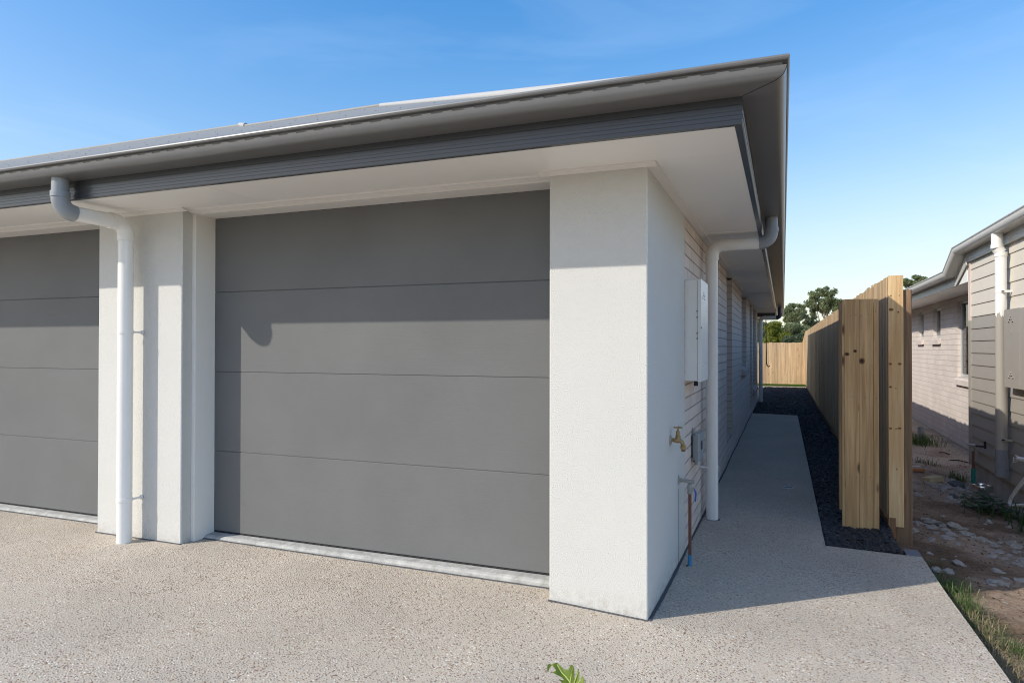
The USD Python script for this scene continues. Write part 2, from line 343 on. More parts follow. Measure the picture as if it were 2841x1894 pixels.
def aggregate():
    nodes = {"g": ("geometry", {}), "w": ("noise_texture", {"scale": 45.0, "detail": 1.0}), "sub": ("mix_vector", {"fac": 0.012}),
             "v": ("voronoi_texture", {"scale": 94.0, "randomness": 1.0}), "v2": ("voronoi_texture", {"scale": 210.0, "randomness": 1.0}),
             "sp": ("separate_color", {}), "sp2": ("separate_color", {}),
             "ramp": ("rgb_ramp", {"interpolate": False, "ramp": [(0.0, (0.21, 0.12, 0.075)), (0.14, (0.34, 0.23, 0.15)), (0.27, (0.19, 0.17, 0.15)), (0.38, (0.46, 0.35, 0.24)),
                                                        (0.5, (0.28, 0.235, 0.20)), (0.6, (0.58, 0.51, 0.42)), (0.70, (0.35, 0.29, 0.23)), (0.80, (0.74, 0.70, 0.63)), (0.90, (0.29, 0.165, 0.095)), (1.0, (0.8, 0.77, 0.72))]}),
             "ramp2": ("rgb_ramp", {"interpolate": False, "ramp": [(0.0, (0.22, 0.16, 0.12)), (0.2, (0.44, 0.39, 0.34)), (0.45, (0.30, 0.26, 0.22)), (0.6, (0.50, 0.45, 0.40)), (0.82, (0.66, 0.62, 0.57)), (0.93, (0.16, 0.14, 0.13)), (1.0, (0.16, 0.14, 0.13))]}),
             "nl": ("noise_texture", {"scale": 1.1, "detail": 5.0, "roughness": 0.6}), "nm": ("noise_texture", {"scale": 4.0, "detail": 6.0, "roughness": 0.7}),
             "cov": ("map_range", {"from_min": 0.3, "from_max": 0.7, "to_min": 0.0, "to_max": 0.26}), "sz": ("math", {"math_type": "multiply", "value2": 0.36}), "cs": ("math", {"math_type": "add"}),
             "ms": ("math", {"math_type": "subtract"}), "mask": ("map_range", {"from_min": -0.03, "from_max": 0.03, "to_min": 0.0, "to_max": 1.0, "clamp": True}),
             "mask2": ("map_range", {"from_min": 0.30, "from_max": 0.44, "to_min": 0.75, "to_max": 0.0, "clamp": True}),
             "fine": ("mix_color", {"a": (0.525, 0.455, 0.362)}), "big": ("mix_color", {}),
             "st": ("map_range", {"from_min": 0.3, "from_max": 0.72, "to_min": 0.86, "to_max": 1.08}), "st2": ("map_range", {"from_min": 0.3, "from_max": 0.7, "to_min": 0.94, "to_max": 1.05}),
             "mm": ("math", {"math_type": "multiply"}), "c": ("hsv", {"fac": 1.0, "saturation": 0.95}),
             "hh": ("map_range", {"from_min": 0.0, "from_max": 0.5, "to_min": 1.0, "to_max": 0.0, "clamp": True}),
             "b": ("bump", {"distance": 0.004, "strength": 0.8}), "p": ("principled_bsdf", {"roughness": 0.82, "specular_ior_level": 0.3})}
    return mat("exposed_aggregate", nodes, [
        ("g.position", "v.vector"), ("g.position", "v2.vector"), ("g.position", "nl.vector"), ("g.position", "nm.vector"),
        ("v.color", "sp.color"), ("v2.color", "sp2.color"), ("sp.r", "ramp.fac"), ("sp2.r", "ramp2.fac"),
        ("nm.fac", "cov.value"), ("cov.result", "cs.value1"), ("sp.g", "sz.value1"), ("sz.value", "cs.value2"), ("cs.value", "ms.value1"), ("v.distance", "ms.value2"), ("ms.value", "mask.value"), ("v2.distance", "mask2.value"),
        ("mask2.result", "fine.fac"), ("ramp2.color", "fine.b"), ("mask.result", "big.fac"), ("fine.result", "big.a"), ("ramp.color", "big.b"),
        ("nl.fac", "st.value"), ("nm.fac", "st2.value"), ("st.result", "mm.value1"), ("st2.result", "mm.value2"), ("mm.value", "c.value"),
        ("big.result", "c.color"), ("c.color", "p.base_color"), ("v.distance", "hh.value"), ("hh.result", "b.height"), ("b.normal", "p.normal")])


M["agg"] = aggregate()


def dirt():
    nodes = {"g": ("geometry", {}), "n": ("noise_texture", {"scale": 1.6, "detail": 8.0, "roughness": 0.65}), "n2": ("noise_texture", {"scale": 38.0, "detail": 6.0, "roughness": 0.7}),
             "rp": ("rgb_ramp", {"ramp": [(0.30, (0.115, 0.075, 0.05)), (0.45, (0.205, 0.14, 0.095)), (0.6, (0.36, 0.27, 0.20)), (0.75, (0.47, 0.38, 0.30))]}),
             "sx": ("separate_xyz", {}), "fy": ("map_range", {"from_min": 4.2, "from_max": 7.0, "to_min": 0.0, "to_max": 0.22, "clamp": True}),
             "ad": ("math", {"math_type": "add"}),
             "r2": ("map_range", {"from_min": 0.3, "from_max": 0.7, "to_min": 0.72, "to_max": 1.25}), "c": ("hsv", {"fac": 1.0}),
             "b": ("bump", {"distance": 0.02, "strength": 0.9}), "p": ("principled_bsdf", {"roughness": 0.95, "specular_ior_level": 0.1})}
    return mat("dirt", nodes, [("g.position", "n.vector"), ("g.position", "n2.vector"), ("g.position", "sx.vector"), ("sx.y", "fy.value"), ("n.fac", "ad.value1"), ("fy.result", "ad.value2"),
                               ("ad.value", "rp.fac"), ("n2.fac", "r2.value"), ("r2.result", "c.value"), ("rp.color", "c.color"),
                               ("c.color", "p.base_color"), ("n2.fac", "b.height"), ("b.normal", "p.normal")])


M["dirt"] = dirt()
M["gravelbed"] = plain("gravel_bed", (0.018, 0.018, 0.02), 0.9, 0.2, vary=0.4, scale=60, bump=0.01, bscale=60)


def stonemat(name, c0, c1, rough=0.8):
    nodes = {"g": ("geometry", {}), "rp": ("rgb_ramp", {"ramp": [(0, c0), (1, c1)]}), "n": ("noise_texture", {"scale": 40.0, "detail": 5.0}),
             "r": ("map_range", {"from_min": 0.3, "from_max": 0.7, "to_min": 0.75, "to_max": 1.2}), "c": ("hsv", {"fac": 1.0}), "b": ("bump", {"distance": 0.006, "strength": 0.6}),
             "p": ("principled_bsdf", {"roughness": rough, "specular_ior_level": 0.35})}
    return mat(name, nodes, [("g.position", "n.vector"), ("g.random_per_island", "rp.fac"), ("n.fac", "r.value"), ("r.result", "c.value"), ("rp.color", "c.color"), ("c.color", "p.base_color"),
                             ("n.fac", "b.height"), ("b.normal", "p.normal")])


M["gravel"] = stonemat("black_gravel", (0.03, 0.032, 0.037), (0.34, 0.345, 0.36), 0.55)
M["rubble"] = stonemat("pale_rubble", (0.34, 0.315, 0.285), (0.64, 0.61, 0.565), 0.9)
M["clod"] = stonemat("dirt_clods", (0.13, 0.085, 0.055), (0.34, 0.26, 0.19), 0.95)
M["darkrubble"] = stonemat("grey_rubble", (0.10, 0.10, 0.10), (0.26, 0.24, 0.22), 0.9)


def leafmat(name, c0, c1, trans=0.35, rough=0.5, sc=1.2):
    nodes = {"g": ("geometry", {}), "n": ("noise_texture", {"scale": sc, "detail": 3.0}), "ad": ("math", {"math_type": "add"}), "ml": ("math", {"math_type": "multiply", "value2": 0.5}),
             "rp": ("rgb_ramp", {"ramp": [(0.2, c0), (0.8, c1)]}), "p": ("principled_bsdf", {"roughness": rough, "specular_ior_level": 0.35}),
             "t": ("translucent_bsdf", {}), "mx": ("mix_closure", {"fac": trans})}
    return mat(name, nodes, [("g.position", "n.vector"), ("n.fac", "ad.value1"), ("g.random_per_island", "ad.value2"), ("ad.value", "ml.value1"), ("ml.value", "rp.fac"),
                             ("rp.color", "p.base_color"), ("rp.color", "t.color"), ("p.BSDF", "mx.closure1"), ("t.BSDF", "mx.closure2")], "mx.closure")


M["gum"] = leafmat("gum_leaves", (0.16, 0.19, 0.085), (0.44, 0.44, 0.23))
M["darkgum"] = leafmat("dark_leaves", (0.09, 0.115, 0.06), (0.26, 0.28, 0.15))
M["yellow"] = leafmat("yellow_green_leaves", (0.15, 0.17, 0.02), (0.34, 0.34, 0.035))
M["olive"] = leafmat("olive_leaves", (0.07, 0.095, 0.045), (0.20, 0.23, 0.12))
M["sage"] = leafmat("sage_leaves", (0.11, 0.13, 0.085), (0.28, 0.30, 0.18))
M["bark"] = plain("pale_bark", (0.27, 0.235, 0.19), 0.9, 0.2, vary=0.25, scale=8)
M["grass"] = leafmat("grass_blades", (0.08, 0.13, 0.035), (0.24, 0.31, 0.12), 0.3, sc=4)
M["lawn"] = leafmat("lawn_blades", (0.05, 0.11, 0.012), (0.15, 0.24, 0.03), 0.3, sc=3)
M["drygrass"] = leafmat("dry_grass", (0.30, 0.25, 0.14), (0.50, 0.44, 0.28), 0.3, sc=4)
M["weed"] = leafmat("weed_leaves", (0.03, 0.075, 0.02), (0.09, 0.15, 0.05), 0.3, sc=8)
M["leaf"] = leafmat("glossy_lobed_leaf", (0.15, 0.22, 0.03), (0.33, 0.38, 0.05), 0.4, 0.30, sc=25)
M["vein"] = plain("leaf_vein", (0.42, 0.47, 0.14), 0.4, 0.4)
M["mulch"] = plain("mulch", (0.09, 0.055, 0.035), 0.95, 0.1, vary=0.4, scale=40, bump=0.02, bscale=50)
M["cream"] = plain("cream_primer", (0.62, 0.57, 0.485), 0.7, 0.3, vary=0.03, scale=4, rand=0.02)
M["taupe"] = plain("taupe_paint", (0.335, 0.305, 0.265), 0.55, 0.4, vary=0.03, scale=4, rand=0.02)
M["pinkish"] = plain("pink_primer", (0.64, 0.53, 0.47), 0.7, 0.3, vary=0.03, scale=5)
M["palegutter"] = plain("pale_gutter", (0.56, 0.545, 0.505), 0.3, 0.5, vary=0.02, scale=6)
M["greypaint"] = plain("pale_fascia", (0.50, 0.48, 0.43), 0.35, 0.5, vary=0.02, scale=6)
M["chair"] = plain("paper_white", (0.78, 0.78, 0.76), 0.7, 0.3, vary=0.05, scale=20)
M["print"] = plain("grey_print", (0.12, 0.12, 0.13), 0.6, 0.3)
M["tin"] = plain("crumpled_foil", (0.62, 0.63, 0.63), 0.4, 0.5, metal=0.4, vary=0.2, scale=40)
M["timber"] = plain("timber_offcut", (0.47, 0.37, 0.22), 0.8, 0.3, vary=0.12, scale=20)
M["redbrick"] = plain("orange_clay", (0.46, 0.20, 0.09), 0.9, 0.2, vary=0.25, scale=40)


# ------------------------------------------------------------------ ground levels
def slab_z(x, y):
    x, y = np.asarray(x, float), np.asarray(y, float)
    b = np.interp(x, [-3, -0.5, 0, 1.45], [0.045, 0.03, 0.0, -0.03])
    return b - 0.035 * np.clip(y / 1.2, 0, 1) * np.clip((x + 0.5) / 0.5, 0, 1)


def dirt_z(x, y, rough=True):
    x, y = np.asarray(x, float), np.asarray(y, float)
    z = -0.165 - 0.11 * np.clip((x - 1.5) / 1.1, 0, 1) ** 1.3 + 0.10 * np.clip((y - 6.2) / 5, 0, 1)
    z = np.where(x < 1.35, -0.19, z)
    if rough:
        k = np.clip((x - 1.3) / 0.1, 0, 1) * np.clip(1 - (np.abs(y - 6) - 9) / 2, 0, 1) * np.clip((4.5 - x), 0, 1)
        z = z + k * (0.07 * (fbm(x, y, 1.7, 3) - 0.5) + 0.055 * (fbm(x, y, 9.0, 5) - 0.5))
    return z


def grid(xs, ys, zf, thick=None):
    X, Y = np.meshgrid(xs, ys); Z = zf(X, Y); nx, ny = len(xs), len(ys)
    v = np.c_[X.ravel(), Y.ravel(), Z.ravel()]
    i = np.arange((nx - 1) * (ny - 1)); r, c = i // (nx - 1), i % (nx - 1); a = r * nx + c
    f = np.vstack([np.c_[a, a + 1, a + nx + 1], np.c_[a, a + nx + 1, a + nx]])
    if thick:                                            # a slab: sides hang down from the rim
        ring = np.r_[np.arange(nx), np.arange(1, ny) * nx + nx - 1, (ny - 1) * nx + np.arange(nx - 2, -1, -1), np.arange(ny - 2, 0, -1) * nx]
        low = v[ring].copy(); low[:, 2] -= thick; n = len(v); k = len(ring); j = np.arange(k); j2 = (j + 1) % k
        v = np.vstack([v, low]); f = np.vstack([f, np.c_[ring[j], n + j, n + j2], np.c_[ring[j], n + j2, ring[j2]]])
    return v, f


xs = np.r_[-300, -120, -50, -20, -8, -3, 0, np.arange(1.2, 3.9, 0.035), 4.5, 6, 9, 20, 50, 120, 300]
ys = np.r_[-300, -120, -50, -20, -8, -4, -2.5, np.arange(-1.6, 9, 0.04), np.arange(9, 15, 0.12), 16, 18, 20, 23, 27, 35, 60, 120, 300]
structure("ground", grid(xs, ys, dirt_z), M["dirt"], smooth=True)
X_END = 1.45
dx = np.r_[np.linspace(-16.2, -3.2, 20), np.linspace(-3, X_END, 30)]
# the driveway in front, with its right-hand apron, as one slab; the side path is a second pour
dy = np.r_[np.linspace(-10, -0.5, 16), np.linspace(-0.35, 0.165, 6)]
v, f = grid(dx, dy, slab_z, 0.11)
xa = np.linspace(0.0, X_END, 16)
apron = grid(xa, np.linspace(0.165, 1.88, 12), slab_z, 0.11)
structure("driveway", join((v, f), apron), M["agg"])
structure("side_path", grid(np.linspace(0.0, 0.872, 7), np.linspace(1.88, 11.55, 20), slab_z, 0.11), M["agg"])
structure("gravel_base", join(grid(np.array([0.872, 1.1, 1.342]), np.linspace(1.88, 22.3, 30), lambda x, y: np.full_like(x, -0.105)),
                              grid(np.array([-0.02, 0.4, 0.872]), np.linspace(11.55, 22.3, 12), lambda x, y: np.full_like(x, -0.105))), M["gravelbed"])

# ------------------------------------------------------------------ brick_house
H = thing("brick_house", "cream brick house with white rendered garage front, dark grey gutters and two grey garage doors", "house")
E_ = 0.456                                                # eave overhang
ZS = 2.19                                                 # soffit level
PX = [(-0.496, 0.0), (-3.735, -2.978), (-6.95, -6.22)]
part(H, "rendered_pier", cbox(-0.496, 0.0, 0.0, 1.335, -0.10, 2.186, 0.005), M["render"], "white rendered corner pier beside the path")
part(H, "rendered_pier", cbox(-3.735, -2.978, 0.0, 0.60, -0.05, 2.186, 0.005), M["render"], "white rendered pier between the two garage doors")
part(H, "rendered_pier", cbox(-6.95, -6.22, 0.0, 0.60, -0.05, 2.186, 0.005), M["render"], "white rendered pier past the left garage door")
part(H, "wall", B(-16.0, -6.95, 0.05, 0.3, -0.05, 2.186), M["render"])
part(H, "control_joint", B(-0.004, 0.0012, 1.018, 1.026, -0.03, 0.43), M["mastic"])
part(H, "wall_core", join(B(-16.0, -0.50, 0.62, 0.72, -0.1, 2.18), B(-0.30, -0.112, 1.30, 15.0, -0.15, 2.18), B(-16.0, -0.30, 14.8, 15.0, -0.15, 2.18), B(-16.0, -15.9, 0.72, 14.8, -0.1, 2.18)), M["mortar"])


def garage(x0, x1, lab):
    """A sectional door between two piers, its jambs, head and concrete rebate."""
    part(H, "door_jamb", B(x0 - 0.028, x0, 0.083, 0.30, 0.02, 2.167), M["trim"])
    part(H, "door_jamb", B(x1, x1 + 0.028, 0.083, 0.30, 0.02, 2.167), M["trim"])
    part(H, "door_head", join(B(x0 - 0.028, x1 + 0.028, 0.083, 0.30, 2.167, 2.1865), B(x0 - 0.03, x1 + 0.03, 0.0775, 0.083, 2.172, 2.1865)), M["trim"])
    part(H, "jamb_bead", B(x0 - 0.0285, x0 - 0.008, 0.078, 0.083, 0.03, 2.168), M["trim"])
    g = UsdGeom.Xform.Define(stage, path_of(H, "garage_door")).GetPrim(); tag(g, lab)
    zl = [0.078, 0.611, 1.14, 1.672, 2.20]
    for a, b in zip(zl[:-1], zl[1:]):
        y = 0.245; c = 0.006
        prof = [(y + 0.04, a + 0.001), (y + 0.012, a + 0.001), (y, a + c), (y, b - c), (y + 0.012, b - 0.001), (y + 0.04, b - 0.001)]
        prof = [(y + 0.04, a), (y + 0.006, a), (y + 0.006, a + 0.0010), (y, a + 0.0024), (y, b - 0.0042), (y + 0.0042, b - 0.0002), (y + 0.04, b)]
        part(g, "panel", prism(prof[::-1], x0 - 0.02, x1 + 0.02, "x"), M["door"])
    part(g, "bottom_seal", B(x0, x1, 0.247, 0.28, 0.066, 0.078), M["dark"])
    # concrete rebate with a worn rounded nose
    n = 40; xs_ = np.linspace(x0 - 0.026, x1 + 0.026, n); vv = []
    for i, x in enumerate(xs_):
        w = 0.006 * (fbm(np.array([x]), np.array([0.0]), 3.0, 9)[0] - 0.5)
        zg = float(slab_z(x, 0.1)) - 0.03
        vv += [(x, 0.158 + w, zg), (x, 0.160 + w, 0.052 + w * 0.5), (x, 0.166 + w, 0.060), (x, 0.180 + w, 0.066), (x, 0.40, 0.0685)]
    f_ = []
    for i in range(n - 1):
        for j in range(4):
            a = i * 5 + j; f_ += [[a, a + 5, a + 6], [a, a + 6, a + 1]]
    k = (n - 1) * 5
    f_ += [[0, 1, 4], [1, 2, 4], [2, 3, 4], [k, k + 4, k + 1], [k + 1, k + 4, k + 2], [k + 2, k + 4, k + 3]]
    part(H, "door_rebate", (np.array(vv), np.array(f_)), M["sill"])
    xs2 = np.linspace(x0 - 0.02, x1 + 0.02, 12)
    part(H, "expansion_joint", join(*[B(a, b, 0.148, 0.157, float(slab_z((a + b) / 2, 0)) - 0.02, float(slab_z((a + b) / 2, 0)) + 0.005) for a, b in zip(xs2[:-1], xs2[1:])]), M["joint"])


garage(-2.948, -0.496, "grey sectional garage door in full view")
garage(-6.20, -3.735, "grey sectional garage door cut by the left edge")


def strip_along(pts, w, h):
    """A thin filler strip lying on the slab along a line of points."""
    ms = []
    for (x0, y0), (x1, y1) in zip(pts[:-1], pts[1:]):
        z = float(min(slab_z(x0, y0), slab_z(x1, y1)))
        d = np.array([x1 - x0, y1 - y0]); L = np.linalg.norm(d); d /= L; nn = np.array([d[1], -d[0]])
        q0, q1 = np.array([x0, y0]), np.array([x1, y1]); o = nn * w
        z0, z1 = float(slab_z(x0, y0)), float(slab_z(x1, y1))
        vv = []
        for hh in (-0.02, h):
            for p, zz in ((q0, z0), (q1, z1), (q1 + o, z1), (q0 + o, z0)):
                vv.append((p[0], p[1], zz + hh))
        ms.append((np.array(vv), np.array([[4, 5, 6], [4, 6, 7], [3, 2, 6], [3, 6, 7], [0, 4, 7], [0, 7, 3], [1, 2, 6], [1, 6, 5], [0, 1, 5], [0, 5, 4]])))
    return join(*ms)


part(H, "expansion_joint", strip_along([(x, -0.001) for x in np.linspace(-0.50, 0.002, 7)], 0.011, 0.004), M["joint"])
part(H, "expansion_joint", strip_along([(0.002 + 0.004 * math.sin(3.1 * y), y) for y in np.linspace(0.0, 11.5, 70)], 0.014, 0.005), M["joint"])
part(H, "expansion_joint", strip_along([(x, -0.001) for x in np.linspace(-3.74, -2.97, 5)], 0.011, 0.004), M["joint"])

# eaves lining
for a, b in ((-16.0, -7.15), (-7.147, -4.75), (-4.747, -2.35), (-2.347, E_ - 0.026)):
    part(H, "soffit_panel", B(a, b, -E_ + 0.026, -0.0215, ZS, ZS + 0.008), M["soffit"])
part(H, "soffit_panel", B(-16.0, -0.5, -0.02, 0.6, ZS, ZS + 0.008), M["soffit"])
ys_ = [-0.02, 2.19, 4.33, 6.40, 8.53, 10.66, 12.8, 15.3]
for a, b in zip(ys_[:-1], ys_[1:]):
    part(H, "soffit_panel", B(-0.4, E_ - 0.026, a, b - 0.004, ZS, ZS + 0.008), M["soffit"])
    if b < 13:
        part(H, "soffit_joiner", B(0.045, E_ - 0.03, b - 0.014, b + 0.010, ZS - 0.004, ZS), M["trim"])


def quad_x(x0, x1, y):                                    # moulding under the soffit on a wall facing -y
    return prism([(y, ZS), (y, ZS - 0.018), (y - 0.030, ZS - 0.010), (y - 0.046, ZS - 0.007), (y - 0.046, ZS)], x0, x1, "x")


def quad_y(y0, y1, x=0.0):
    return prism([(x, ZS), (x, ZS - 0.018), (x + 0.030, ZS - 0.010), (x + 0.046, ZS - 0.007), (x + 0.046, ZS)][::-1], y0, y1, "y")


for a, b in PX:
    part(H, "eaves_moulding", quad_x(a - 0.045, b + 0.045, -0.001), M["trim"])
for a, b in ((-2.975, -0.50), (-6.21, -3.74)):
    part(H, "eaves_moulding", quad_x(a, b, 0.0765), M["trim"])
OPEN = [(4.955, 5.835, 0.20), (7.985, 9.50, 0.955), (10.83, 11.78, 0.15), (12.30, 13.95, 0.40)]
yy = 0.0
for o in OPEN + [(15.1, 0, 0)]:
    part(H, "eaves_moulding", quad_y(yy if yy == 0 else yy + 0.01, o[0] - (0.0 if o[0] > 15 else 0.25)), M["trim"])
    yy = o[1]


def courses(y0, y1, z0, z1, opens, L=0.24, hgt=0.0865, gap=0.010):
    """Stretcher-bond bricks between y0..y1 and z0..z1, cut at the openings: (y0, y1, z0, z1)."""
    out, k, z = [], 0, z0
    while z < z1 - 0.02:
        zt = min(z + hgt - gap, z1)
        spans = [(y0, y1)]
        for a, b, s, t in opens:
            if zt > s + 0.012 and z < t - 0.012:
                spans = [w for p, r in spans for w in ((p, min(r, a)), (max(p, b), r)) if w[1] - w[0] > 0.004]
        for p, r in spans:
            y = y0 - (L / 2 if k % 2 else 0.0)
            while y < r:
                a, b = max(y, p), min(y + L - gap * 0.5, r)
                if b - a > 0.004:
                    out.append((a, b, z, zt))
                y += L
        z += hgt; k += 1
    return out


W = UsdGeom.Xform.Define(stage, path_of(H, "brick_wall")).GetPrim()
bricks = courses(1.337, 15.1, -0.062, ZS - 0.022, [(a, b, s, 9) for a, b, s in OPEN])
bricks = [b for b in bricks]
near = sorted(range(len(bricks)), key=lambda i: bricks[i][0])[:300]
nearset = set(near); rest = []
CJ = 2.43
for i, (a, b, z0, z1) in enumerate(bricks):
    if a < CJ - 0.01 < CJ + 0.01 < b:
        pieces = [(a, CJ - 0.006), (CJ + 0.006, b)]
    else:
        pieces = [(a, b)]
    for p, r in pieces:
        if r - p < 0.004:
            continue
        e = 0.0012 * (rng.random() - 0.5)
        bx = B(-0.108, e, p, r, z0, z1)
        if i in nearset:
            part(W, "brick", bx, M["brick"])
        else:
            rest.append(bx)
part(W, "bricks", join(*rest), M["brick"], kind="stuff")
mort, y = [], 1.336
for a, b, s in OPEN + [(15.098, 15.1, -0.1)]:
    mort.append(B(-0.106, -0.0045, y, a - 0.004, -0.075, ZS - 0.023)); y = b + 0.004
    if a < 15:
        mort.append(B(-0.106, -0.0045, a - 0.004, b + 0.004, -0.075, s - 0.004))
part(W, "mortar", join(*mort), M["mortar"])
part(W, "control_joint", B(-0.05, -0.003, CJ - 0.0058, CJ + 0.0058, -0.06, ZS - 0.024), M["mastic"])
for i, (a, b, s) in enumerate(OPEN):
    w = UsdGeom.Xform.Define(stage, path_of(H, "window")).GetPrim()
    part(w, "frame", join(B(-0.104, -0.07, a, a + 0.045, s + 0.05, ZS - 0.03), B(-0.104, -0.07, b - 0.045, b, s + 0.05, ZS - 0.03), B(-0.104, -0.07, a + 0.045, b - 0.045, s + 0.05, s + 0.095),
                           B(-0.104, -0.07, a + 0.045, b - 0.045, ZS - 0.075, ZS - 0.03), B(-0.1, -0.074, (a + b) / 2 - 0.02, (a + b) / 2 + 0.02, s + 0.095, ZS - 0.075)), M["frame"])
    part(w, "pane", B(-0.094, -0.086, a + 0.045, b - 0.045, s + 0.095, ZS - 0.075), M["glass"])
    n = max(4, int((b - a + 0.02) / 0.12)); e = np.linspace(a - 0.0, b + 0.0, n + 1)
    pr = 0.0 if i in (0, 2) else 0.055
    for p, r in zip(e[:-1], e[1:]):
        part(w, "sill_brick", prism([(-0.11, s + 0.048), (-0.11, s - 0.05), (pr - 0.008, s - 0.095 if pr else s - 0.05), (pr + 0.002, s - 0.02), (pr, s - 0.012)], p + 0.003, r - 0.003, "y"), M["bricksill"])
# rear porch beams behind the side wall
part(H, "porch_beam", B(-4.5, E_ - 0.03, 15.32, 15.42, 2.09, 2.19), M["fascia"])
part(H, "porch_beam", B(-4.5, E_ - 0.0, 19.6, 19.7, 2.175, 2.36), M["fascia"])
part(H, "porch_lining", B(-4.5, E_ - 0.03, 15.42, 19.6, 2.2, 2.21), M["soffit"])
part(H, "rear_wall", B(-16.0, -0.11, 15.0, 15.1, -0.15, 2.185), M["brick"])


def mitred(profile, name, m_, closed=True, ends=(-16.0, 19.75)):
    """The same section along the front and along the side, mitred at the corner. profile: (outward, z)."""
    P = np.array(profile, float); k = len(P); C = E_ + P[:, 0]
    a = np.c_[np.full(k, ends[0]), -C, P[:, 1]]; c = np.c_[C, -C, P[:, 1]]; e = np.c_[C, np.full(k, ends[1]), P[:, 1]]
    out = []
    for s, t in ((a, c), (c, e)):
        f = []
        for j in range(k if closed else k - 1):
            j2 = (j + 1) % k; f += [[j, j2, k + j2], [j, k + j2, k + j]]
        out.append((np.vstack([s, t]), np.array(f)))
    return [part(H, name, o, m_, smooth=25) for o in out]


fas = [(-0.030, 2.1885), (-0.002, 2.187), (0.001, 2.190), (0.001, 2.205), (0.0026, 2.2075), (0.0026, 2.223), (0.001, 2.2255), (0.001, 2.239), (0.0026, 2.2415), (0.0026, 2.262), (0.0, 2.266), (0.0, 2.372), (-0.012, 2.372), (-0.012, 2.196), (-0.030, 2.196)]
mitred(fas, "fascia", M["fascia"])
gut = [(0.0006, 2.2960), (0.110, 2.2960), (0.126, 2.2968), (0.139, 2.2998), (0.149, 2.3055), (0.1560, 2.3135), (0.1600, 2.3235), (0.1622, 2.3335), (0.1630, 2.3355), (0.1600, 2.3366), (0.1450, 2.3380),
       (0.1480, 2.3510), (0.1600, 2.3530), (0.1665, 2.3535), (0.1715, 2.3570), (0.1740, 2.3625), (0.1722, 2.3685), (0.1675, 2.3720), (0.1615, 2.3718), (0.1450, 2.3680),
       (0.1425, 2.338), (0.1480, 2.318), (0.140, 2.304), (0.118, 2.300), (0.0006, 2.300)]
gutters = mitred(gut, "gutter", M["steel"])
for i in range(44):                                       # pressed overflow slots along the front
    x = 0.50 - 0.105 * i
    part(gutters[0], "overflow_slot", prism([(-(E_ + 0.1628), 2.3358), (-(E_ + 0.1634), 2.3392), (-(E_ + 0.1600), 2.3406), (-(E_ + 0.1560), 2.3375)][::-1], x - 0.024, x + 0.024, "x"), M["steel"])
part(gutters[0], "mitre_seam", tube([(E_ + u + 0.0008, -(E_ + u) - 0.0008, z - 0.0005) for u, z in gut[0:8]], 0.0012, 6), M["dark"])

# roof: corrugated sheets on two faces of a hip
T = 0.430
hipn = 4.14
Xe, Ye = E_ + 0.05, -(E_ + 0.05)
z_e = 2.362


def corr(s):
    return 0.008 * np.sin(2 * np.pi * s / 0.076)


s = np.arange(-16.0, Xe, 0.076 / 6)
top = np.minimum(np.interp(s, [-8.0, -6.33], [5.8, hipn]), -s + (Xe + Ye))
A0 = np.c_[s, np.full_like(s, Ye), z_e + corr(s)]; A1 = np.c_[s, top, z_e + (top - Ye) * T + corr(s)]
i = np.arange(len(s) - 1); n = len(s)
part(H, "roof_sheeting", (np.vstack([A0, A1]), np.vstack([np.c_[i, i + 1, n + i + 1], np.c_[i, n + i + 1, n + i]])), M["roof"], smooth=True)
s = np.arange(Ye, 19.75, 0.076 / 6)
inn = np.maximum(np.maximum(-hipn, -s + (Xe + Ye)), Xe - (19.75 - s))
A0 = np.c_[np.full_like(s, Xe), s, z_e + corr(s)]; A1 = np.c_[inn, s, z_e + (Xe - inn) * T + corr(s)]
i = np.arange(len(s) - 1); n = len(s)
part(H, "roof_sheeting", (np.vstack([A0, A1]), np.vstack([np.c_[i, i + 1, n + i + 1], np.c_[i, n + i + 1, n + i]])), M["roof"], smooth=True)
zr = z_e + (hipn - Ye) * T; ye_ = 19.75 - (Xe + hipn)
part(H, "roof_sheeting", (np.array([[-16, hipn, zr], [-hipn, hipn, zr], [-hipn, ye_, zr], [-16, ye_, zr], [Xe, 19.75, z_e], [-16, 19.75, z_e]]), np.array([[0, 1, 2], [0, 2, 3], [3, 2, 4], [3, 4, 5]])), M["roof"])
part(H, "roof_sheeting", (np.array([[-16, 5.8, z_e + (5.8 - Ye) * T], [-8.0, 5.8, z_e + (5.8 - Ye) * T], [-6.33, hipn, zr], [-6.5, 8.5, zr], [-16, 8.5, zr]]), np.array([[0, 1, 3], [0, 3, 4], [1, 2, 3]])), M["roof"])
c0, c1 = np.array([Xe, Ye, z_e + 0.010]), np.array([-hipn, hipn, zr + 0.012])
part(H, "hip_capping", tube(np.linspace(c0, c1, 8), 0.028, 14), M["cap"], smooth=True)
part(H, "ridge_capping", tube(np.linspace(c1, np.array([-6.33, hipn, zr + 0.008]), 6), 0.026, 14), M["roof"], smooth=True)
part(H, "hip_capping", tube(np.linspace((-6.33, hipn, zr + 0.02), (-8.0, 5.8, z_e + (5.8 - Ye) * T + 0.02), 6), 0.035, 14), M["cap"], smooth=True)
part(H, "ridge_capping", tube(np.linspace((-8.0, 5.8, z_e + (5.8 - Ye) * T + 0.008), (-16, 5.8, z_e + (5.8 - Ye) * T + 0.008), 6), 0.026, 14), M["roof"], smooth=True)
scr = []
for x in np.arange(-11.0, 0.2, 0.304):
    for t in (0.10, 1.2, 2.4, 3.6):
        y = Ye + t + 0.03 * rng.standard_normal()
        if y < min(hipn, -x + Xe + Ye) - 0.05:  # inside the front face
            z = z_e + (y - Ye) * T + 0.008
            scr.append(B(x - 0.005, x + 0.005, y - 0.005, y + 0.005, z, z + 0.006))
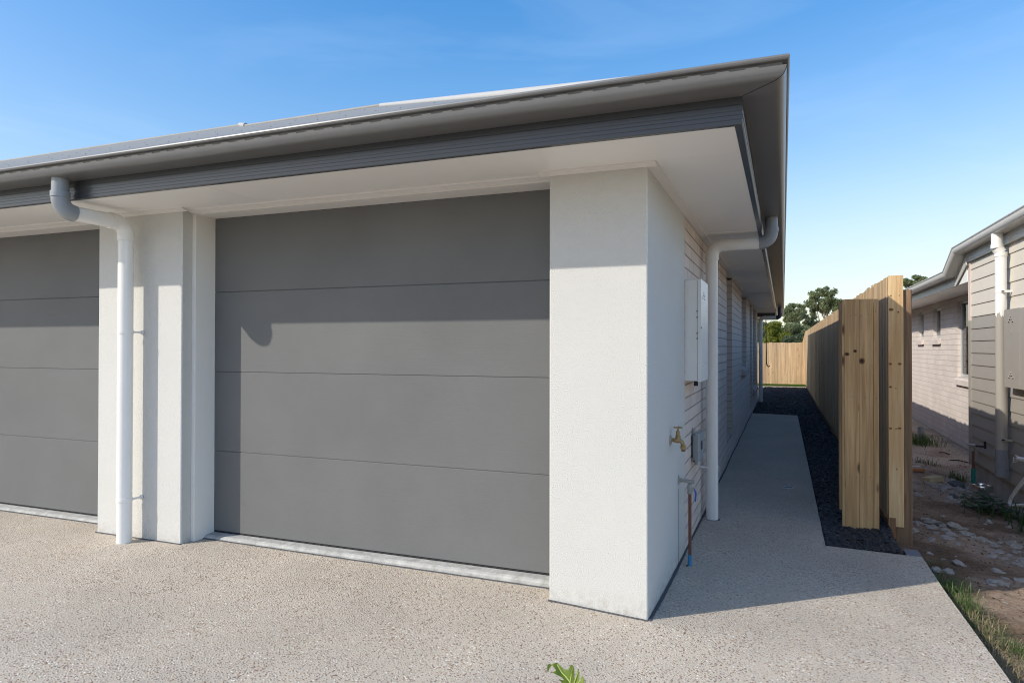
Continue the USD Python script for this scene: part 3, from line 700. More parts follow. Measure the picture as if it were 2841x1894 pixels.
part(H, "roof_screw", join(*scr), M["roof"], kind="stuff")


def downpipe(out, wall, zrun, zbot, axis, lab, clips, r=0.046, topmat=None):
    """out: (x, y) under the gutter, wall: (x, y) where it drops; the run lies along one axis."""
    D = UsdGeom.Xform.Define(stage, path_of(H, "downpipe")).GetPrim(); tag(D, lab)
    o, w = np.array([*out, zrun]), np.array([*wall, zrun]); d = (w - o) / np.linalg.norm(w - o); up = np.array([0, 0, 1.0]); b = 0.085
    tm = topmat or M["pvcgrey"]
    part(D, "outlet", cyl(o + up * (2.2965 - zrun), o + up * b, r, 28), tm, smooth=40)
    part(D, "elbow", tube(arc(o + up * b, o, o + d * b, 10), r + 0.0035, 28), tm, smooth=40)
    part(D, "collar", cyl(o + up * (b - 0.004), o + up * (b + 0.03), r + 0.006, 28), tm, smooth=40)
    part(D, "horizontal_run", cyl(o + d * b, w - d * b, r, 28), M["pvc"], smooth=40)
    part(D, "collar", cyl(w - d * (b + 0.03), w - d * (b - 0.004), r + 0.0055, 28), M["pvc"], smooth=40)
    part(D, "elbow", tube(arc(w - d * b, w, w - up * b, 10), r + 0.0035, 28), M["pvc"], smooth=40)
    part(D, "pipe", cyl(w - up * b, np.array([*wall, zbot]), r, 28), M["pvc"], smooth=40)
    part(D, "collar", cyl(w - up * (b + 0.03), w - up * (b - 0.004), r + 0.0055, 28), M["pvc"], smooth=40)
    for z in clips:
        cc = np.array([*wall, z])
        side = np.array([0.035, 0, 0]) if axis == "y" else np.array([0, -0.035, 0])
        back = np.array([0, 1.0, 0]) if axis == "y" else np.array([-1.0, 0, 0])
        dist = (0.0 - wall[1]) if axis == "y" else wall[0]
        part(D, "clip", join(cyl(cc - up * 0.011, cc + up * 0.011, r + 0.0028, 28), cyl(cc + side + back * 0.03, cc + side + back * dist, 0.007, 10),
                             cyl(cc + side + back * (dist - 0.012), cc + side + back * (dist - 0.002), 0.014, 12)), M["pvc"], smooth=40)
    return D


downpipe((-3.362, -0.53), (-3.355, -0.10), 2.105, 0.036, "y", "white downpipe on the pier between the garage doors", (1.40, 0.32))
downpipe((0.522, 2.275), (0.085, 2.28), 2.105, -0.045, "x", "white downpipe on the brick side wall near the corner", (1.27, 0.37))
downpipe((0.535, 14.95), (0.080, 15.02), 2.05, -0.075, "x", "white downpipe at the far end of the side wall", (1.2,), topmat=M["fascia"])
part(H, "expansion_joint", join(lathe([(0.0, 0.052), (0.062, 0.052), (0.062, 0.02)], (-3.355, -0.10, -0.012), 20), lathe([(0.0, 0.052), (0.060, 0.052), (0.060, 0.02)], (0.085, 2.28, -0.088), 20)), M["joint"])

# ------------------------------------------------------------------ fittings on the brick house
mb = thing("meter_box", "tall white electricity meter box on the brick wall beside the white downpipe", "meter box", (0.0, 1.55, 1.09))
part(mb, "body", cbox(0.001, 0.078, 1.340, 1.765, 1.085, 1.752, 0.004, "x"), M["enamel"])
part(mb, "door", join(cbox(0.081, 0.1045, 1.336, 1.769, 1.081, 1.756, 0.004, "x")), M["enamel"])
part(mb, "seam", B(0.074, 0.0815, 1.344, 1.761, 1.09, 1.748), M["dark"])
for sgn, zc in ((1, 1.66), (-1, 1.19)):
    for dy_, dz in ((0, 0.02), (-0.03, 0.0), (0.03, 0.0), (-0.06, -0.02), (0.06, -0.02)):
        part(mb, "louvre", prism([(0.1045, zc + dz - 0.006), (0.1085, zc + dz - 0.004), (0.1045, zc + dz + 0.008)], 1.50 + dy_ - 0.011, 1.50 + dy_ + 0.011, "y"), M["enamel"])
        part(mb, "vent_slot", B(0.1045, 0.1062, 1.50 + dy_ - 0.010, 1.50 + dy_ + 0.010, zc + dz - 0.010, zc + dz - 0.0062), M["dark"] if sgn > 0 else M["enamel"])
for z in (1.36, 1.395, 1.50, 1.54):
    part(mb, "catch", B(0.076, 0.083, 1.3345, 1.340, z, z + 0.010), M["dark"])
part(mb, "lock", cyl((0.103, 1.338, 1.435), (0.109, 1.338, 1.435), 0.006, 10), M["nickel"])
part(mb, "conduit_stub", cyl((0.068, 1.365, 1.085), (0.068, 1.365, 1.052), 0.013, 12), M["dark"])

jb = thing("isolator_box", "grey weatherproof plastic isolator box low on the brick wall under the meter box", "electrical box", (0.0, 1.8, 0.5))
part(jb, "back_box", cbox(0.012, 0.026, 1.655, 1.905, 0.512, 0.690, 0.004, "x"), M["pvcgrey"])
part(jb, "mounting_pad", B(0.0015, 0.012, 1.68, 1.88, 0.53, 0.68), M["dark"])
part(jb, "lid", prism([(0.0265, 1.65), (0.0265, 1.91), (0.047, 1.91), (0.060, 1.895), (0.060, 1.665), (0.047, 1.65)][::-1], 0.505, 0.70, "z"), M["pvcgrey"])
part(jb, "switch", B(0.060, 0.066, 1.74, 1.80, 0.58, 0.64), M["fascia"])
for z in (0.545, 0.665):
    part(jb, "latch", B(0.022, 0.050, 1.6425, 1.650, z - 0.016, z + 0.016), M["pvcgrey"])
part(jb, "gland", cyl((0.036, 1.67, 0.505), (0.036, 1.67, 0.480), 0.012, 12), M["pvcgrey"])
part(jb, "gland", cyl((0.020, 1.69, 0.512), (0.020, 1.69, 0.497), 0.009, 12), M["dark"])
part(jb, "conduit", cyl((0.014, 1.69, 0.69), (0.014, 1.69, 0.735), 0.010, 12), M["pvcgrey"])

tp = thing("garden_tap", "brass garden tap with cross handle on the white rendered pier", "tap", (0.0, 0.697, 0.773))
part(tp, "flange", tube([(0.0015, 0.697, 0.773), (0.004, 0.697, 0.773), (0.009, 0.697, 0.773)], [0.031, 0.030, 0.018], 24), M["nickel"], smooth=40)
part(tp, "body", join(tube([(0.004, 0.697, 0.777), (0.02, 0.697, 0.777), (0.034, 0.697, 0.775), (0.046, 0.697, 0.776), (0.056, 0.697, 0.774), (0.066, 0.697, 0.766), (0.072, 0.697, 0.755), (0.0745, 0.697, 0.745)],
                           [0.011, 0.011, 0.015, 0.017, 0.013, 0.0115, 0.0105, 0.010], 18)), M["brass"], smooth=50)
part(tp, "bonnet", lathe([(0.0, -0.005), (0.0155, 0.0), (0.0155, 0.016), (0.012, 0.019), (0.0115, 0.040), (0.009, 0.044), (0.0055, 0.045), (0.0055, 0.060), (0, 0.061)], (0.045, 0.697, 0.785), 16), M["brass"], smooth=30)
part(tp, "handle", join(tube([(0.021, 0.697, 0.8485), (0.030, 0.697, 0.8485), (0.045, 0.697, 0.8485), (0.060, 0.697, 0.8485), (0.069, 0.697, 0.8485)], [0.006, 0.0038, 0.006, 0.0038, 0.006], 12),
                            tube([(0.045, 0.673, 0.8485), (0.045, 0.682, 0.8485), (0.045, 0.697, 0.8485), (0.045, 0.712, 0.8485), (0.045, 0.721, 0.8485)], [0.006, 0.0038, 0.006, 0.0038, 0.006], 12)), M["brass"], smooth=40)
part(tp, "spout_collar", join(cyl((0.0745, 0.697, 0.748), (0.0745, 0.697, 0.728), 0.0165, 18)), M["brass"], smooth=40)
part(tp, "hose_thread", cyl((0.0745, 0.697, 0.728), (0.0745, 0.697, 0.714), 0.0115, 16), M["hardwood"], smooth=40)

bv = thing("stop_valve", "nickel stop valve with blue lever feeding a brown pipe into the path", "valve", (0.0, 1.026, 0.485))
part(bv, "flange", tube([(0.0015, 1.026, 0.487), (0.004, 1.026, 0.487), (0.009, 1.026, 0.487)], [0.030, 0.029, 0.014], 24), M["nickel"], smooth=40)
part(bv, "tee", join(tube([(0.008, 1.026, 0.487), (0.036, 1.026, 0.487)], 0.009, 16), cyl((0.013, 1.026, 0.487), (0.022, 1.026, 0.487), 0.0135, 8), cyl((0.034, 1.026, 0.487), (0.044, 1.026, 0.487), 0.0145, 8),
                     cyl((0.044, 1.026, 0.485), (0.096, 1.026, 0.481), 0.0115, 18)), M["nickel"], smooth=40)
part(bv, "valve_body", lathe([(0.0, 0.062), (0.011, 0.060), (0.0155, 0.05), (0.016, 0.026), (0.013, 0.020), (0.0165, 0.018), (0.0165, 0.002), (0.011, 0.0), (0, 0)], (0.070, 1.026, 0.408), 16), M["nickel"], smooth=30)
part(bv, "lever", join(tube([(0.080, 1.026, 0.447), (0.094, 1.026, 0.447), (0.100, 1.026, 0.443)], 0.0045, 10)), M["nickel"], smooth=40)
part(bv, "lever_grip", tube([(0.098, 1.026, 0.444), (0.099, 1.026, 0.432), (0.104, 1.026, 0.422), (0.105, 1.026, 0.40), (0.103, 1.026, 0.375), (0.102, 1.026, 0.362)], [0.003, 0.004, 0.006, 0.006, 0.0055, 0.004], 10), M["blue"], smooth=40)
part(bv, "pipe", cyl((0.070, 1.026, 0.409), (0.070, 1.026, 0.03), 0.0098, 16), M["copper"], smooth=40)
part(bv, "pipe_sleeve", cyl((0.070, 1.026, 0.034), (0.070, 1.026, -0.05), 0.0125, 16), M["sleeve"], smooth=40)
part(bv, "sleeve_gap", strip_along([(0.052, 0.99), (0.052, 1.03)], 0.006, 0.004), M["dark"])

dr = thing("floor_drain", "small round floor drain grate set in the side path", "drain", (0.648, 3.85, float(slab_z(0.648, 3.85))))
zd = float(slab_z(0.648, 3.85)) + 0.003
part(dr, "pit", lathe([(0.049, 0.0), (0.0, 0.0)], (0.648, 3.85, zd - 0.0015), 28), M["dark"])
part(dr, "rim", lathe([(0.0488, 0.0), (0.0488, 0.004), (0.052, 0.004), (0.052, -0.003)], (0.648, 3.85, zd), 28), M["galv"], smooth=40)
for k in range(-3, 4):
    h = math.sqrt(max(0.047 ** 2 - (0.0125 * k) ** 2, 0))
    part(dr, "bar", B(0.648 + 0.0125 * k - 0.0014, 0.648 + 0.0125 * k + 0.0014, 3.85 - h, 3.85 + h, zd, zd + 0.0035), M["galv"])

rd = thing("metal_rod", "thin dark metal rod with a hooked end behind the far downpipe", "rod", (0.14, 17.5, 0))
part(rd, "shaft", tube([(0.15, 17.5, 2.19), (0.155, 17.5, 1.6), (0.165, 17.5, 0.85)], 0.012, 8), M["dark"])
part(rd, "hook", tube([(0.165, 17.5, 0.86), (0.18, 17.5, 0.80), (0.22, 17.5, 0.76), (0.25, 17.5, 0.79)], 0.016, 8), M["dark"])

# ------------------------------------------------------------------ fences
FX = 1.340
ft = lambda y: 1.852 + 0.02 * np.clip((y - 2.5) / 20, 0, 1)
pf = thing("paling_fence", "long pale timber paling fence running back beside the gravel strip", "fence", (FX, 2.53, 0))
y = 2.545
while y < 23.25:
    w = 0.088 + 0.014 * rng.random(); t = 0.013 + 0.004 * rng.random(); ox = 0.0025 * rng.random() + (0.004 if rng.random() < 0.15 else 0.0)
    mx_ = B(FX + ox, FX + ox + t, y, y + w, -0.02 + 0.02 * rng.random(), float(ft(y)) + (0.006 * rng.standard_normal() if y > 2.7 else -0.006))
    part(pf, "paling", mx_, M["pine"])
    y += w + 0.001 + 0.002 * rng.random()
part(pf, "end_board", cbox(FX - 0.001, FX + 0.099, 2.524, 2.542, -0.03, 1.847, 0.002), M["pine3"], "fresh pine end board facing the driveway")
for z in (0.25, 0.95, 1.6):
    part(pf, "rail", B(FX + 0.018, FX + 0.056, 2.546, 23.2, z - 0.035, z + 0.035), M["hardwood"])
part(pf, "kickboard", join(B(FX + 0.004, FX + 0.042, 2.505, 23.2, -0.21, 0.035)), M["kick"])
part(pf, "kickboard_end", B(FX + 0.0045, FX + 0.0415, 2.502, 2.5052, -0.20, -0.075), M["endgrain"], "orange red cut end of the kickboard")
part(pf, "post", cbox(FX + 0.0425, FX + 0.158, 2.545, 2.640, -0.3, 1.74, 0.006), M["hardwood"], "dark weathered hardwood end post")
for y in np.arange(4.9, 23, 2.4):
    part(pf, "post", B(FX + 0.057, FX + 0.150, y, y + 0.08, -0.3, 1.72), M["hardwood"])

rp = thing("return_panel", "short treated pine fence panel standing across the gravel strip", "fence panel", (1.15, 2.48, -0.1))
for a, b, z in ((1.022, 1.039, 1.672), (1.0405, 1.138, 1.674), (1.1400, 1.2335, 1.672), (1.2370, 1.2700, 1.671)):
    part(rp, "board", B(a, b, 2.480 + (0.0 if b - a > 0.03 else 0.001), 2.496 + (0.0 if b - a > 0.03 else 0.03), -0.10, z), M["pine2"])
part(rp, "board", B(1.021, 1.036, 2.735, 2.83, 0.02, 1.662), M["pine2"], "paling at the back of the panel")
part(rp, "steel_post", join(B(1.026, 1.030, 2.56, 2.63, 0.06, 1.635), B(1.030, 1.062, 2.56, 2.563, 0.06, 1.635)), M["galv"])
def disc(x, y, z, rx, rz, t=0.0012):
    a_ = np.linspace(0, 2 * np.pi, 17)[:-1]
    return prism([(x + rx * math.cos(q), z + rz * math.sin(q)) for q in a_], y - t, y + 0.002, "y")


for x, z, rx, rz in ((1.055, 1.257, 0.011, 0.009), (1.111, 1.280, 0.008, 0.008), (1.157, 1.205, 0.012, 0.015)):
    part(rp, "knot", disc(x, 2.480, z, rx, rz), M["knot"]); part(rp, "knot_ring", disc(x, 2.480, z, rx * 1.7, rz * 1.6, 0.0006), M["knotring"])
for x, z in ((1.083, 1.546), (1.117, 1.553), (1.154, 1.545), (1.204, 1.557), (1.25, 1.577), (1.09, 0.934), (1.179, 0.931), (1.252, 0.928), (1.07, 0.33), (1.12, 0.325), (1.16, 0.33), (1.21, 0.335)):
    part(rp, "nail", disc(x, 2.480, z, 0.0026, 0.0026, 0.0009), M["dark"])
for x, z, rx, rz in ((1.358, 1.592, 0.017, 0.007), (1.405, 1.572, 0.007, 0.005), (1.352, 1.184, 0.012, 0.006), (1.414, 1.185, 0.014, 0.006), (1.353, 1.012, 0.012, 0.005), (1.388, 1.003, 0.004, 0.004), (1.352, 0.702, 0.012, 0.005), (1.410, 0.705, 0.015, 0.005), (1.412, 1.696, 0.003, 0.004), (1.357, 1.695, 0.005, 0.004), (1.388, 0.70, 0.005, 0.005), (1.392, 0.40, 0.004, 0.005)):
    part(pf, "knot", disc(x, 2.524, z, rx * 0.9, rz * 1.5), M["knotring"])
for z in (0.35, 1.4):
    part(rp, "rail", B(1.04, 1.268, 2.4975, 2.535, z - 0.035, z + 0.035), M["pine2"])

bf = thing("paling_fence", "sunlit pale timber paling fence across the end of the passage", "fence", (0, 23.3, 0))
x = -3.2
while x < 1.30:
    w = 0.086 + 0.014 * rng.random()
    part(bf, "paling", B(x, x + w, 23.3 + 0.004 * rng.random(), 23.316, -0.03, 1.485 + 0.006 * rng.standard_normal()), M["pine"])
    x += w + 0.0015
for z in (0.25, 1.2):
    part(bf, "rail", B(-3.2, 1.3, 23.318, 23.355, z - 0.035, z + 0.035), M["hardwood"])
part(bf, "raked_paling", prism([(1.30, -0.02), (1.339, -0.02), (1.339, 1.86), (1.30, 1.72), (1.245, 1.485), (1.245, -0.02)], 23.27, 23.286, "y"), M["pine"], "end palings raked up to meet the taller fence")

pv = thing("concrete_paver", "grey concrete block at the foot of the dark fence post", "paver", (1.45, 2.1, -0.1))
part(pv, "block", cbox(1.385, 1.475, 1.895, 2.20, -0.20, -0.105, 0.006), M["paver"])


# ------------------------------------------------------------------ gravel, lawn, rubble, weeds
def stones(centres, sizes, flat=0.6, seed=0, sub=1):
    r = np.random.default_rng(seed); base = trimesh.creation.icosphere(subdivisions=sub, radius=1.0) if sub else trimesh.creation.icosahedron()
    bv_, bf_ = np.array(base.vertices), np.array(base.faces); k = len(bv_); n = len(centres)
    jit = 1 + 0.62 * (r.random((n, k, 1)) - 0.5)
    v = bv_[None] * jit * (np.asarray(sizes)[:, None, None] * (1 + 0.5 * (r.random((n, 1, 3)) - 0.5)))
    v[..., 2] *= flat
    a, bb = r.random(n) * 2 * np.pi, (r.random(n) - 0.5) * 0.9
    c, s_ = np.cos(bb)[:, None], np.sin(bb)[:, None]
    x, z = v[..., 0] * c - v[..., 2] * s_, v[..., 0] * s_ + v[..., 2] * c
    c, s_ = np.cos(a)[:, None], np.sin(a)[:, None]
    v = np.stack([x * c - v[..., 1] * s_, x * s_ + v[..., 1] * c, z], -1) + np.asarray(centres)[:, None, :]
    f = bf_[None] + (np.arange(n) * k)[:, None, None]
    return v.reshape(-1, 3), f.reshape(-1, 3)


r = np.random.default_rng(11)
cs, sz = [], []
for (x0, x1, y0, y1, n, s0) in ((0.885, 1.335, 1.895, 3.2, 3800, 0.0185), (0.885, 1.335, 3.2, 7.0, 8000, 0.0135), (0.885, 1.335, 7.0, 11.6, 3600, 0.016), (0.0, 1.335, 11.6, 22.2, 9000, 0.024)):
    xx, yy_ = r.uniform(x0, x1, n), r.uniform(y0, y1, n)
    keep = ~((xx > 1.38) & (yy_ < 2.2))
    bury = -0.102 + 0.036 * r.random(n) + 0.016 * (fbm(xx, yy_, 4.0, 2) - 0.5) + (0.012 if y0 < 7 else 0.0)
    cs.append(np.c_[xx, yy_, bury][keep]); sz.append((s0 * (0.6 + 0.8 * r.random(n)))[keep])
part(None, "gravel", stones(np.vstack(cs), np.concatenate(sz), 0.6, 3, 0), M["gravel"], kind="stuff")
tag(stage.GetPrimAtPath("/World/gravel"), "black crushed stone filling the strip between path and fence", "gravel")
structure("garden_edging", B(-2.0, 1.335, 22.22, 22.25, -0.1, -0.055), M["sill"])
structure("lawn_base", B(-4.0, 1.34, 22.251, 23.3, -0.15, -0.04), M["dirt"])


def blades(centres, h, w, seed, lean=0.5, segs=2):
    r = np.random.default_rng(seed); V, F_ = [], []; n = 0
    for c in centres:
        a = r.random() * 2 * np.pi; hh = h * (0.5 + 0.8 * r.random()); ww = w * (0.7 + 0.6 * r.random()); L = lean * r.random() * hh; d = np.array([math.cos(a), math.sin(a), 0]); sd = np.array([-d[1], d[0], 0])
        c = np.asarray(c)
        p1 = c + d * L * 0.3 + np.array([0, 0, hh * 0.55]); p2 = c + d * L + np.array([0, 0, hh * (0.95 - 0.3 * L / hh)])
        V += [c - sd * ww, c + sd * ww, p1 - sd * ww * 0.8, p1 + sd * ww * 0.8, p2]
        F_ += [[n, n + 1, n + 3], [n, n + 3, n + 2], [n + 2, n + 3, n + 4]]; n += 5
    return np.array(V), np.array(F_)


n = 9000
xx, yy_ = r.uniform(-2.0, 1.335, n), r.uniform(22.26, 23.28, n)
part(None, "lawn", blades(np.c_[xx, yy_, np.full(n, -0.045)], 0.05, 0.006, 4), M["lawn"], kind="stuff")
tag(stage.GetPrimAtPath("/World/lawn"), "strip of bright green lawn before the far fence", "lawn")
# grass along the slab edge
n = 7000
yy_ = r.uniform(-0.4, 2.3, n); off = np.abs(r.normal(0.07, 0.06, n)) + 0.10 * np.exp(-((yy_ - 0.45) / 0.3) ** 2)
xx = X_END + 0.02 + off + 0.16 * np.exp(-((yy_ - 0.45) / 0.3) ** 2) * r.random(n)
dens = 0.06 + 1.0 * np.exp(-((yy_ - 0.78) / 0.36) ** 2) + 0.55 * np.exp(-((yy_ - 1.55) / 0.3) ** 2)
k = r.random(n) < dens * np.clip(fbm(xx, yy_, 7, 8) * 3.2 - 1.15, 0.02, 1)
part(None, "grass", join(blades(np.c_[xx, yy_, dirt_z(xx, yy_) - 0.004][k], 0.062, 0.0019, 5, 1.9)), M["grass"], kind="stuff")
tag(stage.GetPrimAtPath("/World/grass"), "straggly green grass along the edge of the driveway slab", "grass")
n = 800
yy_ = r.normal(0.75, 0.38, n); xx = X_END + 0.05 + np.abs(r.normal(0.06, 0.06, n))
part(None, "dry_grass", blades(np.c_[xx, yy_, dirt_z(xx, yy_)], 0.07, 0.0017, 6, 2.2), M["drygrass"], kind="stuff")
tag(stage.GetPrimAtPath("/World/dry_grass"), "pale dried grass stalks mixed into the slab edge", "grass")


def tuft(name, x, y, n, rad, h, w, label, matn, seed, group=None):
    rr = np.random.default_rng(seed); px, py = x + rr.normal(0, rad, n), y + rr.normal(0, rad, n)
    p = part(None, name, blades(np.c_[px, py, dirt_z(px, py) - 0.005], h, w, seed, 1.2), M[matn]); tag(p, label, "weed", group)


tuft("grass_tuft", 1.535, 1.12, 45, 0.035, 0.16, 0.003, "tall seeding grass tuft at the slab edge where sun meets shade", "grass", 21)
tuft("grass_tuft", 1.54, 1.42, 40, 0.04, 0.13, 0.003, "shaded olive grass tuft by the slab edge nearer the post", "grass", 22)
tuft("grass_tuft", 2.58, 9.05, 260, 0.14, 0.22, 0.004, "bushy green grass tuft growing round the pale pipe stub", "grass", 23)
tuft("grass_tuft", 2.35, 7.15, 50, 0.08, 0.09, 0.004, "flat green grass tuft on the bare sand", "weed", 24)
tuft("grass_tuft", 2.50, 6.20, 90, 0.05, 0.13, 0.003, "thin grass tuft beside the green pipe sleeve", "grass", 25)
tuft("grass_tuft", 2.62, 3.95, 160, 0.16, 0.22, 0.004, "dark grass clump under the bent white conduit", "weed", 26)


def weed(x, y, n, rad, h, seed, label):
    rr = np.random.default_rng(seed); V, F_ = [], []; k = 0
    for _ in range(n):
        a = rr.random() * 6.283; rd_ = rad * math.sqrt(rr.random()); c = np.array([x + rd_ * math.cos(a), y + rd_ * math.sin(a), 0]); c[2] = float(dirt_z(c[0], c[1])) + h * rr.random() * (1.1 - rd_ / rad * 0.6)
        L, w_ = 0.05 * (0.6 + rr.random()), 0.02 * (0.6 + rr.random()); b = rr.random() * 6.283; d = np.array([math.cos(b), math.sin(b), 0.5 * (rr.random() - 0.5)]); sd = np.array([-d[1], d[0], 0.3 * (rr.random() - 0.5)])
        V += [c, c + d * L * 0.5 + sd * w_, c + d * L, c + d * L * 0.5 - sd * w_]; F_ += [[k, k + 1, k + 2], [k, k + 2, k + 3]]; k += 4
    p = part(None, "weed", (np.array(V), np.array(F_)), M["weed"]); tag(p, label, "weed")


weed(2.40, 4.42, 300, 0.22, 0.20, 31, "leafy dark weed growing in front of the chrome rimmed drain pipe")
weed(2.46, 4.98, 50, 0.10, 0.10, 32, "small leafy weed left of the chrome rimmed drain pipe")

# rubble: the bigger lumps one by one, the rest as loose scatter
r = np.random.default_rng(17)
big = [(1.80, 3.55, .070, 'pale', "large pale slab of broken concrete in the middle of the shaded dirt"), (1.95, 3.42, .060, 'pale', "long pale chip leaning on the large slab of broken concrete"),
       (1.62, 3.62, .032, 'pale', "small pale chip between the dark fence post and the large slab"), (1.56, 2.95, .05, 'pale', "pale flat stone touching the dark fence post"),
       (2.18, 2.10, .075, 'pale', "biggest pale lump in the heap at the right edge of the photo"), (2.34, 2.02, .085, 'pale', "pale lump cut by the right edge of the photo"),
       (1.86, 1.92, .055, 'pale', "pale lump at the sunny end of the rubble heap"), (1.74, 2.28, .05, 'pale', "pale pair stone lying alone left of the rubble heap"),
       (2.24, 4.95, .07, 'dark', "dark angular lump left of the chrome rimmed drain pipe"), (2.42, 5.75, .09, 'dark', "dark slab of rubble at the foot of the green pipe sleeve"),
       (2.50, 3.05, .09, 'dark', "grey rounded boulder in front of the leafy weed"), (1.92, 0.62, .05, 'pale', "sunlit pale lump beside the bent metal strip"),
       (2.06, 0.30, .055, 'pale', "sunlit pale lump at the right edge below the white carton")]
for i, (x, y, s_, kd, lab) in enumerate(big):
    z = float(dirt_z(x, y)) + s_ * 0.12
    p = part(None, "rubble_stone", stones(np.array([[x, y, z]]), np.array([s_]), 0.42, 40 + i, 1), M["rubble" if kd == "pale" else "darkrubble"])
    tag(p, lab, "stone", "broken concrete lumps on the dirt")
n = 3000
xx = r.uniform(1.5, 2.62, n); yy_ = r.uniform(1.2, 6.6, n)
dn = np.exp(-((yy_ - 2.2 - 0.5 * (xx - 1.5)) / 0.5) ** 2) * np.clip((xx - 1.55) * 1.6, 0.12, 1) + 0.45 * np.exp(-((yy_ - 3.3 + 0.2 * (xx - 1.5)) / 0.4) ** 2) + 0.7 * np.exp(-((yy_ - 5.2) / 0.5) ** 2) * (xx > 2.0) + 0.05
k = r.random(n) < dn * np.clip(2.4 * fbm(xx, yy_, 4.5, 6) - 0.6, 0.03, 1)
xx, yy_ = xx[k], yy_[k]
part(None, "rubble", stones(np.c_[xx, yy_, dirt_z(xx, yy_) - 0.001], 0.005 + 0.048 * r.random(len(xx)) ** 3.2, 0.5, 60, 1), M["rubble"], kind="stuff")
tag(stage.GetPrimAtPath("/World/rubble"), "scatter of small pale rubble across the bare dirt", "rubble")
n = 5000
xx = r.uniform(1.5, 3.1, n); yy_ = 10 * r.random(n) ** 1.6
part(None, "grit", stones(np.c_[xx, yy_, dirt_z(xx, yy_) + 0.001], 0.002 + 0.008 * r.random(n) ** 2, 0.6, 61, 0), M["clod"], kind="stuff")
tag(stage.GetPrimAtPath("/World/grit"), "fine brown clods and grit strewn over the bare dirt", "grit")


def litter_box(name, x, y, L, W_, T_, ang, matn, label, cat):
    z = float(dirt_z(x, y))
    t = thing(name, label, cat, (x, y, z))
    part(t, name + "_block", rotz(cbox(x - L / 2, x + L / 2, y - W_ / 2, y + W_ / 2, z + 0.002, z + 0.002 + T_, 0.003), ang, (x, y, z)), M[matn])
    return t


litter_box("timber_offcut", 2.18, 5.72, 0.26, 0.10, 0.055, 0.85, "timber", "short timber offcut lying on the sand", "offcut")
litter_box("brick_piece", 2.10, 6.45, 0.17, 0.09, 0.045, 0.1, "bricksill", "pale brick lying flat on the sand", "brick")
litter_box("clay_lump", 2.08, 6.28, 0.24, 0.05, 0.03, 0.12, "redbrick", "orange lump of broken clay before the pale brick", "clay")
# litter on the sunny patch by the slab
t = thing("white_carton", "flattened white carton with grey lettering at the right edge of the photo", "carton", (2.03, 0.56, 0))
zz = float(dirt_z(2.03, 0.56)) + 0.02
part(t, "card", rotz(prism([(1.95, zz), (1.951, zz - 0.004), (2.13, zz + 0.03), (2.13, zz + 0.035)], 0.48, 0.62, "y"), -0.5, (2.03, 0.56, zz)), M["chair"])
tm_ = meshkit.text_mesh("ACC", 0.022, 0.001); tv = np.array(tm_.vertices)
part(t, "lettering", rotz((np.c_[1.965 + tv[:, 0], 0.535 + tv[:, 1], zz + 0.0075 + tv[:, 2] + 0.17 * (tv[:, 0])], np.array(tm_.faces)), -0.5, (2.03, 0.56, zz)), M["print"])
for (x, y, L, W_, a, lab) in ((1.93, 0.48, 0.15, 0.05, -0.6, "white crumpled plastic sheet half buried in grass"), (1.98, 0.76, 0.16, 0.022, 0.3, "bent grey metal strip on the sandy litter")):
    z = float(dirt_z(x, y)); g_ = np.linspace(-0.5, 0.5, 9); X_, Y_ = np.meshgrid(g_ * L, np.linspace(-0.5, 0.5, 4) * W_)
    Z_ = z + 0.012 + 0.030 * (fbm(X_, Y_, 30, int(L * 100)) - 0.4)
    vv = np.c_[X_.ravel() + x, Y_.ravel() + y, Z_.ravel()]; fc = np.array([[j * 9 + i, j * 9 + i + 1, j * 9 + i + 10] for j in range(3) for i in range(8)] + [[j * 9 + i, j * 9 + i + 10, j * 9 + i + 9] for j in range(3) for i in range(8)])
    p = part(None, "plastic_scrap" if "plastic" in lab else "metal_strip", rotz((vv, fc), a, (x, y, z)), M["chair" if "plastic" in lab else "tin"]); tag(p, lab, "litter")
for i, (x0, y0, L, a) in enumerate(((2.72, 8.3, 0.16, -0.9), (2.75, 7.75, 0.22, -0.6), (2.0, 8.0, 0.12, 0.7))):
    z = float(dirt_z(x0, y0)) + 0.012
    p = part(None, "twig", tube([(x0, y0, z), (x0 + L * 0.5 * math.cos(a), y0 + L * 0.5 * math.sin(a), z + 0.012), (x0 + L * math.cos(a), y0 + L * math.sin(a) - 0.03, z)], 0.007, 6), M["dark"])
    tag(p, ["dark twig lying on the sand nearest the pale brick wall", "longer dark twig on the sand before the corner board", "short dark twig on the sand beside the fence post"][i], "twig")

# ------------------------------------------------------------------ clad_house
N = thing("clad_house", "neighbouring house of pale brick and half painted weatherboards at the right edge", "house")
CX, CY1 = 2.70, 6.30
part(N, "concrete_base", B(CX + 0.02, CX + 0.2, 0.8, CY1 + 0.04, -0.45, -0.02), M["conc"])
zb = 1.671 - 0.1415 * 12
i = 0
while zb < 2.335:
    zt = min(zb + 0.1415, 2.345)
    prof = [(CX + 0.03, zb), (CX - 0.012, zb), (CX - 0.012, zb + 0.012), (CX - 0.002, zt + 0.004), (CX + 0.03, zt + 0.004)]
    part(N, "weatherboard", prism(prof[::-1], 0.8, CY1, "y"), M["cream" if zb > 1.66 else "taupe"], "cream primed weatherboard not yet painted" if zb > 1.66 else None)
    zb += 0.1415; i += 1
part(N, "wall_core", B(CX + 0.031, CX + 1.5, 0.8, CY1 + 0.05, -0.05, 2.36), M["taupe"])
part(N, "corner_board", B(CX - 0.020, CX + 0.06, CY1 + 0.001, CY1 + 0.10, -0.09, 1.63), M["taupe"])
part(N, "corner_board", B(CX - 0.020, CX + 0.06, CY1 + 0.001, CY1 + 0.10, 1.63, 2.34), M["pinkish"], "pinkish primed top of the corner board")
